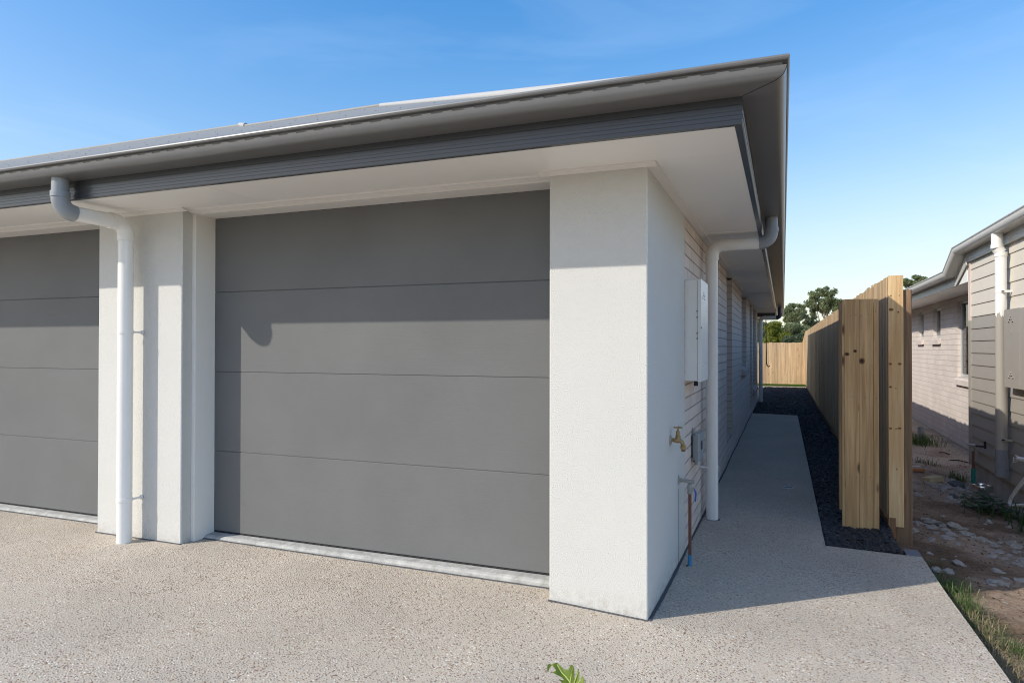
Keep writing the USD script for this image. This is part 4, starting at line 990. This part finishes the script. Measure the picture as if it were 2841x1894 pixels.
# brick part
NX = 3.15
NO = [(8.33, 9.28, 0.86, 2.03), (10.50, 11.14, 1.49, 2.01), (12.03, 12.58, 1.49, 2.01)]
NW = UsdGeom.Xform.Define(stage, path_of(N, "brick_wall")).GetPrim()
nb = courses(6.3, 17.0, -0.20, 2.095, NO)
order = sorted(range(len(nb)), key=lambda i: abs(nb[i][0] - 8.0) if nb[i][1] > 8.1 else 99)
ns = set(order[:300]); rest = []
for i, (a, b, z0, z1) in enumerate(nb):
    bx = B(NX + 0.0012 * rng.random(), NX + 0.1, a, b, z0, z1)
    (part(NW, "brick", bx, M["brick2"]) if i in ns else rest.append(bx))
part(NW, "bricks", join(*rest), M["brick2"], kind="stuff")
mm_ = []; y = 6.3
for a, b, s_, t_ in NO:
    mm_ += [B(NX + 0.004, NX + 0.098, y, a - 0.004, -0.3, 2.098), B(NX + 0.004, NX + 0.098, a - 0.004, b + 0.004, -0.3, s_ - 0.003), B(NX + 0.004, NX + 0.098, a - 0.004, b + 0.004, t_ + 0.003, 2.098)]; y = b + 0.004
mm_.append(B(NX + 0.004, NX + 0.098, y, 17.0, -0.3, 2.098))
part(NW, "mortar", join(*mm_), M["mortar2"])
part(NW, "footing", B(NX - 0.004, NX + 0.1, 6.3, 17, -0.4, -0.19), M["conc"])
for i, (a, b, s_, t_) in enumerate(NO):
    w = UsdGeom.Xform.Define(stage, path_of(N, "window")).GetPrim()
    X0, X1 = NX + 0.045, NX + 0.085
    part(w, "frame", join(B(X0, X1, a, a + 0.04, s_, t_), B(X0, X1, b - 0.04, b, s_, t_), B(X0, X1, a + 0.04, b - 0.04, s_, s_ + 0.04), B(X0, X1, a + 0.04, b - 0.04, t_ - 0.04, t_)), M["frame"])
    part(w, "pane", B(X0 + 0.016, X0 + 0.022, a + 0.04, b - 0.04, s_ + 0.04, t_ - 0.04), M["glass"])
    part(w, "blind", B(X0 + 0.028, X0 + 0.034, a + 0.04, b - 0.04, s_ + 0.04, t_ - 0.04), M["blind"])
    part(w, "head_lining", B(NX - 0.002, NX + 0.09, a - 0.001, b + 0.001, t_ + 0.001, 2.101), M["cream"])
    n = max(3, int((b - a) / 0.12)); e = np.linspace(a - 0.03, b + 0.03, n + 1)
    for p, q_ in zip(e[:-1], e[1:]):
        part(w, "sill_brick", prism([(NX + 0.08, s_ - 0.002), (NX - 0.05, s_ - 0.045), (NX - 0.045, s_ - 0.125), (NX + 0.08, s_ - 0.09)], p + 0.0015, q_ - 0.0015, "y"), M["brick2"])
part(N, "soffit", B(2.68, NX + 0.1, 6.42, 17.2, 2.105, 2.113), M["soffit"])
# fascia, gutter and rake: the high eave over the weatherboards drops to the lower eave over the brick
GO = 2.66


def nsec(profile, name, m_):
    """High run, raked drop and low run of one section. profile: (outward, z above the low level)."""
    P = np.array(profile, float); k = len(P)
    st = [(0.8, 0.235), (6.40, 0.235), (6.93, 0.0), (17.2, 0.0)]
    for (ya, za), (yb, zb_) in zip(st[:-1], st[1:]):
        A = np.c_[GO - P[:, 0], np.full(k, ya), P[:, 1] + za]; C = np.c_[GO - P[:, 0], np.full(k, yb), P[:, 1] + zb_]
        f = []
        for j in range(k):
            j2 = (j + 1) % k; f += [[j, k + j2, j2], [j, k + j, k + j2]]
        part(N, name, (np.vstack([A, C]), np.array(f)), m_, smooth=25)


nsec([(-0.03, 2.10), (0.0, 2.098), (0.0, 2.115), (0.003, 2.118), (0.003, 2.14), (0.0, 2.143), (0.0, 2.29), (-0.012, 2.29), (-0.012, 2.108), (-0.03, 2.108)], "fascia", M["greypaint"])
nsec([(0.0006, 2.205), (0.105, 2.205), (0.118, 2.208), (0.130, 2.218), (0.138, 2.232), (0.142, 2.252), (0.138, 2.258), (0.1405, 2.272), (0.147, 2.276), (0.151, 2.284), (0.146, 2.291), (0.137, 2.289), (0.132, 2.25), (0.124, 2.225), (0.104, 2.212), (0.0006, 2.212)], "gutter", M["palegutter"])
part(N, "rake_infill", prism([(6.42, 2.33), (6.42, 2.10), (6.90, 2.10)], GO + 0.012, GO + 0.02, "x"), M["trim"])
part(N, "rake_board", prism([(6.33, 2.30), (6.36, 2.34), (6.905, 2.125), (6.87, 2.095)][::-1], GO - 0.012, GO - 0.001, "x"), M["greypaint"])
part(N, "roof_sheeting", (np.array([[GO - 0.05, 0.8, 2.51], [GO - 0.05, 6.4, 2.51], [GO + 3.9, 6.4, 4.06], [GO + 3.9, 0.8, 4.06], [GO - 0.05, 6.93, 2.275], [GO - 0.05, 17.2, 2.275], [GO + 3.9, 17.2, 3.95], [GO + 3.9, 6.93, 3.95]]), np.array([[0, 1, 2], [0, 2, 3], [4, 5, 6], [4, 6, 7], [1, 4, 7], [1, 7, 2]])), M["roof"])
# downpipe with its paint line, socket and clips
ND = UsdGeom.Xform.Define(stage, path_of(N, "downpipe")).GetPrim(); tag(ND, "downpipe white above and taupe painted below")
px, py, pr = 2.615, 4.80, 0.050
part(ND, "outlet", cyl((px - 0.03, py, 2.44), (px - 0.03, py, 2.31), pr, 28), M["pvc"], smooth=40)
part(ND, "offset_socket", join(cyl((px - 0.03, py, 2.33), (px - 0.03, py, 2.295), pr + 0.005, 28), tube([(px - 0.03, py, 2.297), (px - 0.015, py, 2.275), (px, py, 2.25)], pr + 0.003, 28), cyl((px, py, 2.252), (px, py, 2.21), pr + 0.005, 28)), M["pvc"], smooth=40)
part(ND, "pipe", cyl((px, py, 2.22), (px, py, 1.61), pr, 28), M["pvc"], smooth=40)
ang = np.linspace(0, 2 * np.pi, 37)[:-1]; zz = 1.64 + 0.055 * np.sign(np.sin(ang * 5 + 0.4)) * rng.random(36)
V = np.r_[np.c_[px + (pr + 0.001) * np.cos(ang), py + (pr + 0.001) * np.sin(ang), zz], np.c_[px + (pr + 0.001) * np.cos(ang), py + (pr + 0.001) * np.sin(ang), np.full(36, 0.27)]]
part(ND, "painted_pipe", (V, np.array([[j, 36 + j, 36 + (j + 1) % 36] for j in range(36)] + [[j, 36 + (j + 1) % 36, (j + 1) % 36] for j in range(36)])), M["taupe"], smooth=40)
part(ND, "socket", join(cyl((px, py, 0.30), (px, py, 0.20), pr + 0.004, 28), cyl((px, py, 0.22), (px, py, 0.035), pr + 0.009, 28)), M["paver"], smooth=40)
for z, mm in ((1.86, "pvc"), (0.40, "taupe")):
    part(ND, "clip", join(cyl((px, py, z - 0.012), (px, py, z + 0.012), pr + 0.003, 28), B(px - 0.01, CX - 0.01, py - 0.075, py - 0.055, z - 0.008, z + 0.012), B(px - 0.01, px + 0.01, py - 0.075, py, z - 0.005, z + 0.008)), M[mm])
nm = thing("meter_box", "taupe painted meter box on the weatherboards at the right edge of the photo", "meter box", (2.65, 4.4, 0.93))
part(nm, "body", cbox(2.615, CX - 0.013, 4.19, 4.645, 0.935, 1.668, 0.004, "x"), M["taupe"])
part(nm, "door", cbox(2.602, 2.6145, 4.19, 4.648, 0.93, 1.672, 0.003, "x"), M["taupe"])
part(nm, "hinge_side", cbox(2.606, CX - 0.013, 3.95, 4.185, 0.93, 1.668, 0.003, "x"), M["taupe"])
for zc in (1.575, 1.045):
    for dy_, dz in ((0, 0.03), (-0.028, 0.008), (0.028, 0.008), (-0.056, -0.014), (0.056, -0.014)):
        part(nm, "louvre", prism([(2.602, zc + dz - 0.008), (2.602, zc + dz + 0.008), (2.597, zc + dz + 0.006), (2.593, zc + dz - 0.006)], 4.44 + dy_ - 0.017, 4.44 + dy_ + 0.017, "y"), M["taupe"])
        part(nm, "vent_slot", B(2.5985, 2.602, 4.44 + dy_ - 0.015, 4.44 + dy_ + 0.015, zc + dz - 0.014, zc + dz - 0.0085), M["dark"])
tm_ = meshkit.text_mesh("CPH", 0.032, 0.002); tv = np.array(tm_.vertices)
part(nm, "embossed_letters", (np.c_[2.602 - tv[:, 2], 4.47 - tv[:, 0], 1.435 + tv[:, 1]], np.array(tm_.faces)), M["taupe"])
# services at the neighbour's wall
rs = thing("riser_tap", "capped riser on a brown pipe in a green sleeve at the clad house corner", "tap", (2.62, 5.90, -0.25))
part(rs, "tee", join(cyl((2.62, 6.12, 0.175), (2.62, 5.78, 0.205), 0.016, 14), cyl((2.62, 5.92, 0.19), (2.62, 5.92, 0.13), 0.014, 14)), M["nickel"], smooth=40)
part(rs, "wall_pipe", join(cyl((2.62, 5.78, 0.205), (2.62, 5.42, 0.245), 0.011, 12), cyl((2.62, 5.42, 0.225), (2.62, 5.42, 0.30), 0.012, 12)), M["dark"], smooth=40)
part(rs, "pipe", cyl((2.62, 5.92, 0.135), (2.62, 5.915, -0.10), 0.013, 14), M["copper"], smooth=40)
part(rs, "pipe_sleeve", cyl((2.62, 5.915, -0.07), (2.62, 5.91, -0.33), 0.022, 16), M["green"], smooth=40)
po = thing("drain_pipe", "pale drain pipe with a wide chrome rim beside the concrete base", "drain", (2.46, 4.88, -0.28))
part(po, "pipe", cyl((2.46, 4.88, -0.32), (2.46, 4.88, -0.14), 0.064, 28), M["pvcgrey"], smooth=40)
part(po, "chrome_rim", lathe([(0.062, -0.066), (0.096, -0.064), (0.102, -0.055), (0.102, -0.008), (0.098, 0.0), (0.088, 0.0), (0.084, -0.006), (0.084, -0.03), (0.0, -0.032)], (2.46, 4.88, -0.075), 36), M["chrome"], smooth=40)
st_ = thing("pipe_stub", "pale pipe stub standing out of the sand by the pale brick wall", "pipe", (2.66, 9.35, -0.2))
part(st_, "pipe", lathe([(0.046, 0.0), (0.046, 0.24), (0.050, 0.245), (0.050, 0.285), (0.043, 0.285), (0.043, 0.1)], (2.66, 9.3, -0.24), 24), M["pvcgrey"], smooth=40)
cd = thing("bent_conduit", "white conduit bent back against the concrete base at the right edge of the photo", "conduit", (2.58, 4.3, -0.1))
part(cd, "tube", tube(np.vstack([[(2.60, 3.80, 0.30)], arc((2.60, 4.12, 0.095), (2.59, 4.70, -0.24), (2.59, 4.35, -0.165), 14), [(2.60, 3.8, -0.03)]]), 0.0165, 16), M["pvc"], smooth=40)
wr = thing("wire_conduit", "short white conduit with loose white wires poking out", "conduit", (2.6, 4.2, 0.29))
part(wr, "tube", cyl((2.62, 3.7, 0.338), (2.61, 4.24, 0.292), 0.022, 18), M["pvc"], smooth=40)
for k in range(4):
    o = 0.009 * (k - 1.5)
    part(wr, "wire", tube([(2.61, 4.22, 0.292 + o), (2.60, 4.30, 0.285 + 2.2 * o), (2.60, 4.37, 0.262 + 1.8 * o), (2.605, 4.40, 0.235 + 0.5 * o)], 0.0035, 8), M["pvc"])


# ------------------------------------------------------------------ trees and plants
def cloud(clumps, n, size, seed, flatten=1.0):
    """Leaf-sized faces spread through clump ellipsoids (x, y, z, radius)."""
    rr = np.random.default_rng(seed); cl = np.array(clumps, float); wts = cl[:, 3] ** 2.2; wts /= wts.sum()
    idx = rr.choice(len(cl), n, p=wts); d = rr.standard_normal((n, 3)); d /= np.linalg.norm(d, axis=1, keepdims=True)
    rad = rr.random(n) ** 0.45
    c = cl[idx, :3] + d * rad[:, None] * cl[idx, 3:4] * np.array([1, 1, 0.72 * flatten])
    c += 0.1 * cl[idx, 3:4] * rr.standard_normal((n, 3))
    a = rr.standard_normal((n, 3)); a /= np.linalg.norm(a, axis=1, keepdims=True); b = np.cross(a, rr.standard_normal((n, 3))); b /= np.linalg.norm(b, axis=1, keepdims=True)
    s_ = (size * (0.6 + 0.8 * rr.random(n)))[:, None]
    v = np.stack([c - a * s_, c + b * s_ * 0.45, c + a * s_, c - b * s_ * 0.45], 1).reshape(-1, 3)
    i = np.arange(n) * 4
    return v, np.vstack([np.c_[i, i + 1, i + 2], np.c_[i, i + 2, i + 3]])


def tree(name, label, base, height, clumps, leaves, size, lm, seed, trunk_r, cat="tree", group=None):
    """clumps relative to the base: (dx, dy, z, r)."""
    t = thing(name, label, cat, base, group); b = np.array(base, float); rr = np.random.default_rng(seed)
    cl = [(b[0] + x, b[1] + y, b[2] + z, q_) for x, y, z, q_ in clumps]
    top = np.array([b[0] + clumps[0][0] * 0.4, b[1], b[2] + height * 0.72])
    part(t, "trunk", tube([b + (0, 0, -0.3), b * 0.6 + top * 0.4 + (0.03 * height * rr.standard_normal(), 0, 0), top], [trunk_r, trunk_r * 0.75, trunk_r * 0.3], 10), M["bark"], smooth=True)
    for x, y, z, q_ in cl[:7]:
        k = np.clip(0.25 + 0.5 * rr.random(), 0, 0.8); p0 = b * (1 - k) + top * k; p1 = np.array([x, y, z - 0.1 * q_])
        if p1[2] < p0[2] + 0.1:
            p0 = b * 0.8 + top * 0.2
        part(t, "limb", tube([p0, p0 * 0.5 + p1 * 0.5 + (0, 0, 0.12 * height * (rr.random() - 0.4)), p1], [trunk_r * 0.45, trunk_r * 0.3, trunk_r * 0.1], 7), M["bark"], smooth=True)
    part(t, "crown", cloud(cl, leaves, size, seed), M[lm])
    return t


def clumps(n, w, z0, z1, r0, r1, seed, dy=None, dome=True):
    rr = np.random.default_rng(seed); out = []
    for _ in range(n):
        u = rr.uniform(-1, 1); zt = rr.random()
        ww = w * (math.sqrt(max(0.08, 1 - (zt * 2 - 0.9) ** 2 * 0.8)) if dome else 1)
        out.append((u * ww, rr.uniform(-1, 1) * (dy or w * 0.7), z0 + (z1 - z0) * zt, rr.uniform(r0, r1)))
    return out


def crown(n, cx, cz, w, h, r0, r1, seed, depth=None, low=0.0):
    """Clumps on and inside an uneven dome: many small ones near its skin, a few gaps."""
    rr_ = np.random.default_rng(seed); out = []
    while len(out) < n:
        d = rr_.uniform(-1, 1, 3); L = np.linalg.norm(d)
        if L > 1 or L < 0.35 or d[2] < low - 0.6:
            continue
        k_ = 0.78 + 0.3 * rr_.random()
        out.append((cx + d[0] * w * k_, d[1] * (depth or w) * k_, cz + d[2] * h * k_, rr_.uniform(r0, r1)))
    return out


tree("gum_tree", "airy gum tree with a leaning pale trunk just right of the house eaves", (0.9, 92.5, -0.3), 7.4, crown(36, 0.95, 5.8, 1.5, 1.5, 0.30, 0.58, 2) + [(-0.9, 0, 4.7, .45), (0.4, 0, 3.9, 0.3), (1.35, 0, 4.9, .35), (1.1, 0, 4.4, .25)], 9000, 0.12, "gum", 2, 0.13)
tree("gum_tree", "tall open gum tree with forked pale limbs left of the fence panel", (5.3, 94.5, -0.3), 9.6, crown(46, 0.1, 7.3, 2.2, 2.0, 0.34, 0.70, 5) + [(-1.9, 0, 5.6, .5), (-2.3, 0, 6.9, .45), (1.5, 0, 8.9, .5), (0.6, 0, 9.3, .4), (-1.2, 0, 8.7, .45), (-1.5, 0, 4.6, .45), (-0.6, 0, 4.9, .4)], 14000, 0.125, "gum", 5, 0.17)
tree("gum_tree", "distant gum crown showing beside the neighbour's gutter", (16.2, 99.0, -0.3), 11.2, crown(20, 0.2, 10.2, 1.55, 1.1, 0.28, 0.55, 9), 5000, 0.125, "gum", 9, 0.17)
tree("dark_tree", "small dark tree between the two gum trees", (2.9, 80.0, -0.3), 5.4, crown(22, 0, 4.3, 1.15, 1.1, 0.24, 0.45, 12) + [(-0.8, 0, 4.3, .35), (0.8, 0, 3.7, .4)], 4200, 0.11, "darkgum", 12, 0.1)
tree("dark_tree", "dark round tree behind the eaves at the left of the gap", (-1.3, 66.0, -0.3), 4.2, crown(22, 0.1, 3.0, 1.7, 1.3, 0.4, 0.7, 14), 8000, 0.11, "darkgum", 14, 0.12)
tree("bushy_tree", "mid green bushy tree filling the gap behind the gum trunk", (1.6, 72.0, -0.3), 3.7, crown(30, 0, 2.7, 2.4, 1.35, 0.35, 0.6, 16), 11000, 0.11, "gum", 16, 0.12)
tree("bushy_tree", "grey green bushy tree low behind the tall paling fence", (4.6, 70.0, -0.3), 4.1, crown(26, 0, 2.7, 2.3, 1.3, 0.35, 0.6, 18), 9000, 0.11, "sage", 18, 0.12)
tree("shrub", "bright yellow green shrub above the far fence", (0.25, 34.0, -0.1), 2.6, crown(34, 0.0, 1.55, 0.82, 1.0, 0.18, 0.32, 20), 15000, 0.052, "yellow", 20, 0.05, "shrub")
tree("shrub", "grey green leafy shrub above the far fence by the corner", (1.17, 30.5, -0.1), 2.1, crown(30, 0.0, 1.35, 0.62, 0.80, 0.16, 0.28, 22), 12000, 0.055, "olive", 22, 0.05, "shrub")
tree("shrub", "small sage shrub low before the yellow green one", (0.03, 29.0, -0.1), 1.8, crown(18, 0, 1.15, 0.38, 0.62, 0.12, 0.2, 24), 7000, 0.038, "sage", 24, 0.04, "shrub")
# a far tree line that closes the horizon behind both houses
fl = []
rr = np.random.default_rng(77)
for x in np.arange(-220, 220, 3.0):
    fl.append((x + rr.normal(0, 1), 175 + rr.normal(0, 6), rr.uniform(0.8, 2.6), rr.uniform(1.6, 2.8)))
p = part(None, "tree_line", cloud(fl, 26000, 0.5, 78), M["darkgum"], kind="stuff"); tag(p, "low far tree line along the horizon", "trees")

# the lobed garden plant whose leaf pokes into the bottom of the view
LO = [(340, 930), (300, 800), (290, 640), (350, 530), (420, 505), (500, 545), (590, 490), (640, 450), (740, 420), (820, 450), (880, 520), (960, 570), (1040, 640), (1150, 680), (1290, 700), (1320, 640), (1350, 520), (1410, 480),
      (1480, 500), (1540, 600), (1565, 700), (1570, 850), (1590, 1000), (1620, 1040), (1650, 900), (1680, 740), (1740, 640), (1770, 700), (1780, 900), (1800, 1120), (1850, 1170), (1880, 1000), (1910, 900), (1970, 950), (2020, 1080),
      (2040, 1243), (2050, 1400), (1900, 1600), (1700, 1750), (1500, 1800), (1300, 1700), (1100, 1600), (1000, 1450), (1150, 1400), (1080, 1320), (870, 1170), (900, 1150), (1120, 1160), (1000, 1040), (860, 1010), (700, 960), (540, 900),
      (560, 870), (700, 810), (710, 770), (600, 650), (530, 560), (490, 590), (430, 680), (390, 780), (360, 900)]
MID = [(1560, 1800), (1430, 1230), (1000, 830), (760, 500)]
LEAF_S = 0.0000445
bed = structure("garden_bed", grid(np.linspace(-0.9, 1.0, 14), np.linspace(-2.9, -1.75, 9), lambda x, y: slab_z(x, y) + 0.004 + 0.05 * np.clip(np.minimum.reduce([x + 0.9, 1.0 - x, y + 2.9, -1.75 - y]) * 4, 0, 1)), M["mulch"])
pl = thing("garden_plant", "low garden plant with glossy lobed leaves, one leaf rising into view at the bottom", "plant", (0.24, -2.15, 0.08))


def lobed(centre, right, up, out, sc, name="leaf"):
    """The lobed outline as a thin, folded and drooping leaf; its parts lean back from the midrib."""
    import shapely
    poly = Polygon(LO).buffer(0); pts = []
    x0, y0, x1, y1 = poly.bounds
    t = trimesh.creation.triangulate_polygon(poly, engine="earcut") if False else None
    step = 55
    inner = [(x, y) for x in np.arange(x0, x1, step) for y in np.arange(y0, y1, step) if poly.buffer(-22).contains(shapely.Point(x, y))]
    ring = list(poly.exterior.segmentize(45).coords)[:-1]
    P = np.array(ring + inner)
    from scipy.spatial import Delaunay
    tri = Delaunay(P).simplices; cen = P[tri].mean(1)
    tri = tri[[poly.contains(shapely.Point(*c)) for c in cen]]
    from shapely.geometry import LineString
    ml = LineString(MID)
    dist = np.array([ml.distance(shapely.Point(*p)) for p in P])
    uu, vv = (P[:, 0] - 1430) * sc, -(P[:, 1] - 1230) * sc
    w_ = 0.55 * dist * sc + 0.0022 * np.sin(P[:, 0] / 95) * np.clip(dist / 300, 0, 1) - 5.0 * (np.clip(vv, 0, 1)) ** 2 - 2.5 * np.clip(-0.02 - uu, 0, 1) ** 2 * 3
    v = centre + uu[:, None] * right + vv[:, None] * up + w_[:, None] * out
    nn = np.cross(right, up)
    a = tri; fl_ = v[a]; nrm = np.cross(fl_[:, 1] - fl_[:, 0], fl_[:, 2] - fl_[:, 0]) @ nn
    a = np.where((nrm < 0)[:, None], a[:, ::-1], a)
    lf = part(pl, name, (v, a), M["leaf"], smooth=True)
    rib = np.array([(1560, 1800), (1430, 1230), (1220, 1010), (1000, 830), (860, 660), (760, 500)]); u2, v2 = (rib[:, 0] - 1430) * sc, -(rib[:, 1] - 1230) * sc
    rv = centre + u2[:, None] * right + v2[:, None] * up + (0.0006 - 5.0 * np.clip(v2, 0, 1) ** 2 - 7.5 * np.clip(-0.02 - u2, 0, 1) ** 2)[:, None] * out
    part(lf, "midrib", tube(rv, np.linspace(0.0017, 0.0006, 6), 6), M["vein"])
    for l0, l1 in (((1400, 1230), (1460, 560)), ((1560, 1300), (1735, 720)), ((1650, 1380), (1930, 980))):
        q0, q1 = np.array(l0, float), np.array(l1, float); seg = np.linspace(q0, q1, 5); dd = np.array([ml.distance(shapely.Point(*p)) for p in seg])
        uu, vv = (seg[:, 0] - 1430) * sc, -(seg[:, 1] - 1230) * sc
        ww = 0.0006 + 0.55 * dd * sc - 5.0 * np.clip(vv, 0, 1) ** 2
        part(lf, "vein", tube(centre + uu[:, None] * right + vv[:, None] * up + ww[:, None] * out, np.linspace(0.0011, 0.0004, 5), 6), M["vein"])


lc = np.array([0.2141, -1.9215, 0.6196]) - 0.019 * R - np.array([0, 0, 0.004])                  # where the main leaf's blade starts
up_ = np.array([-0.10, 0.55, 0.83]); up_ /= np.linalg.norm(up_)
rt_ = R - up_ * (R @ up_); rt_ /= np.linalg.norm(rt_)
lobed(lc, rt_, up_, np.cross(rt_, up_), LEAF_S)
part(pl, "stem", tube([(0.24, -2.15, 0.06), (0.235, -2.08, 0.30), (0.225, -1.98, 0.52), tuple(lc + np.array([0.006, -0.016, -0.022]))], [0.007, 0.006, 0.005, 0.003], 8), M["vein"], smooth=True)
for k in range(6):
    a = 2 * math.pi * k / 6 + 0.5; c = np.array([0.24 + 0.24 * math.cos(a), -2.25 + 0.16 * math.sin(a), 0.26 + 0.05 * (k % 3)])
    ri = np.array([-math.sin(a), math.cos(a), 0.0]); u_ = np.array([math.cos(a) * 0.8, math.sin(a) * 0.8, 0.6]); u_ /= np.linalg.norm(u_)
    lobed(c, ri, u_, np.cross(ri, u_), LEAF_S * 1.7)
    part(pl, "stem", tube([(0.24, -2.2, 0.06), ((0.24 + c[0]) / 2, (-2.2 + c[1]) / 2, 0.24), tuple(c - u_ * 0.03)], [0.006, 0.005, 0.003], 8), M["vein"], smooth=True)
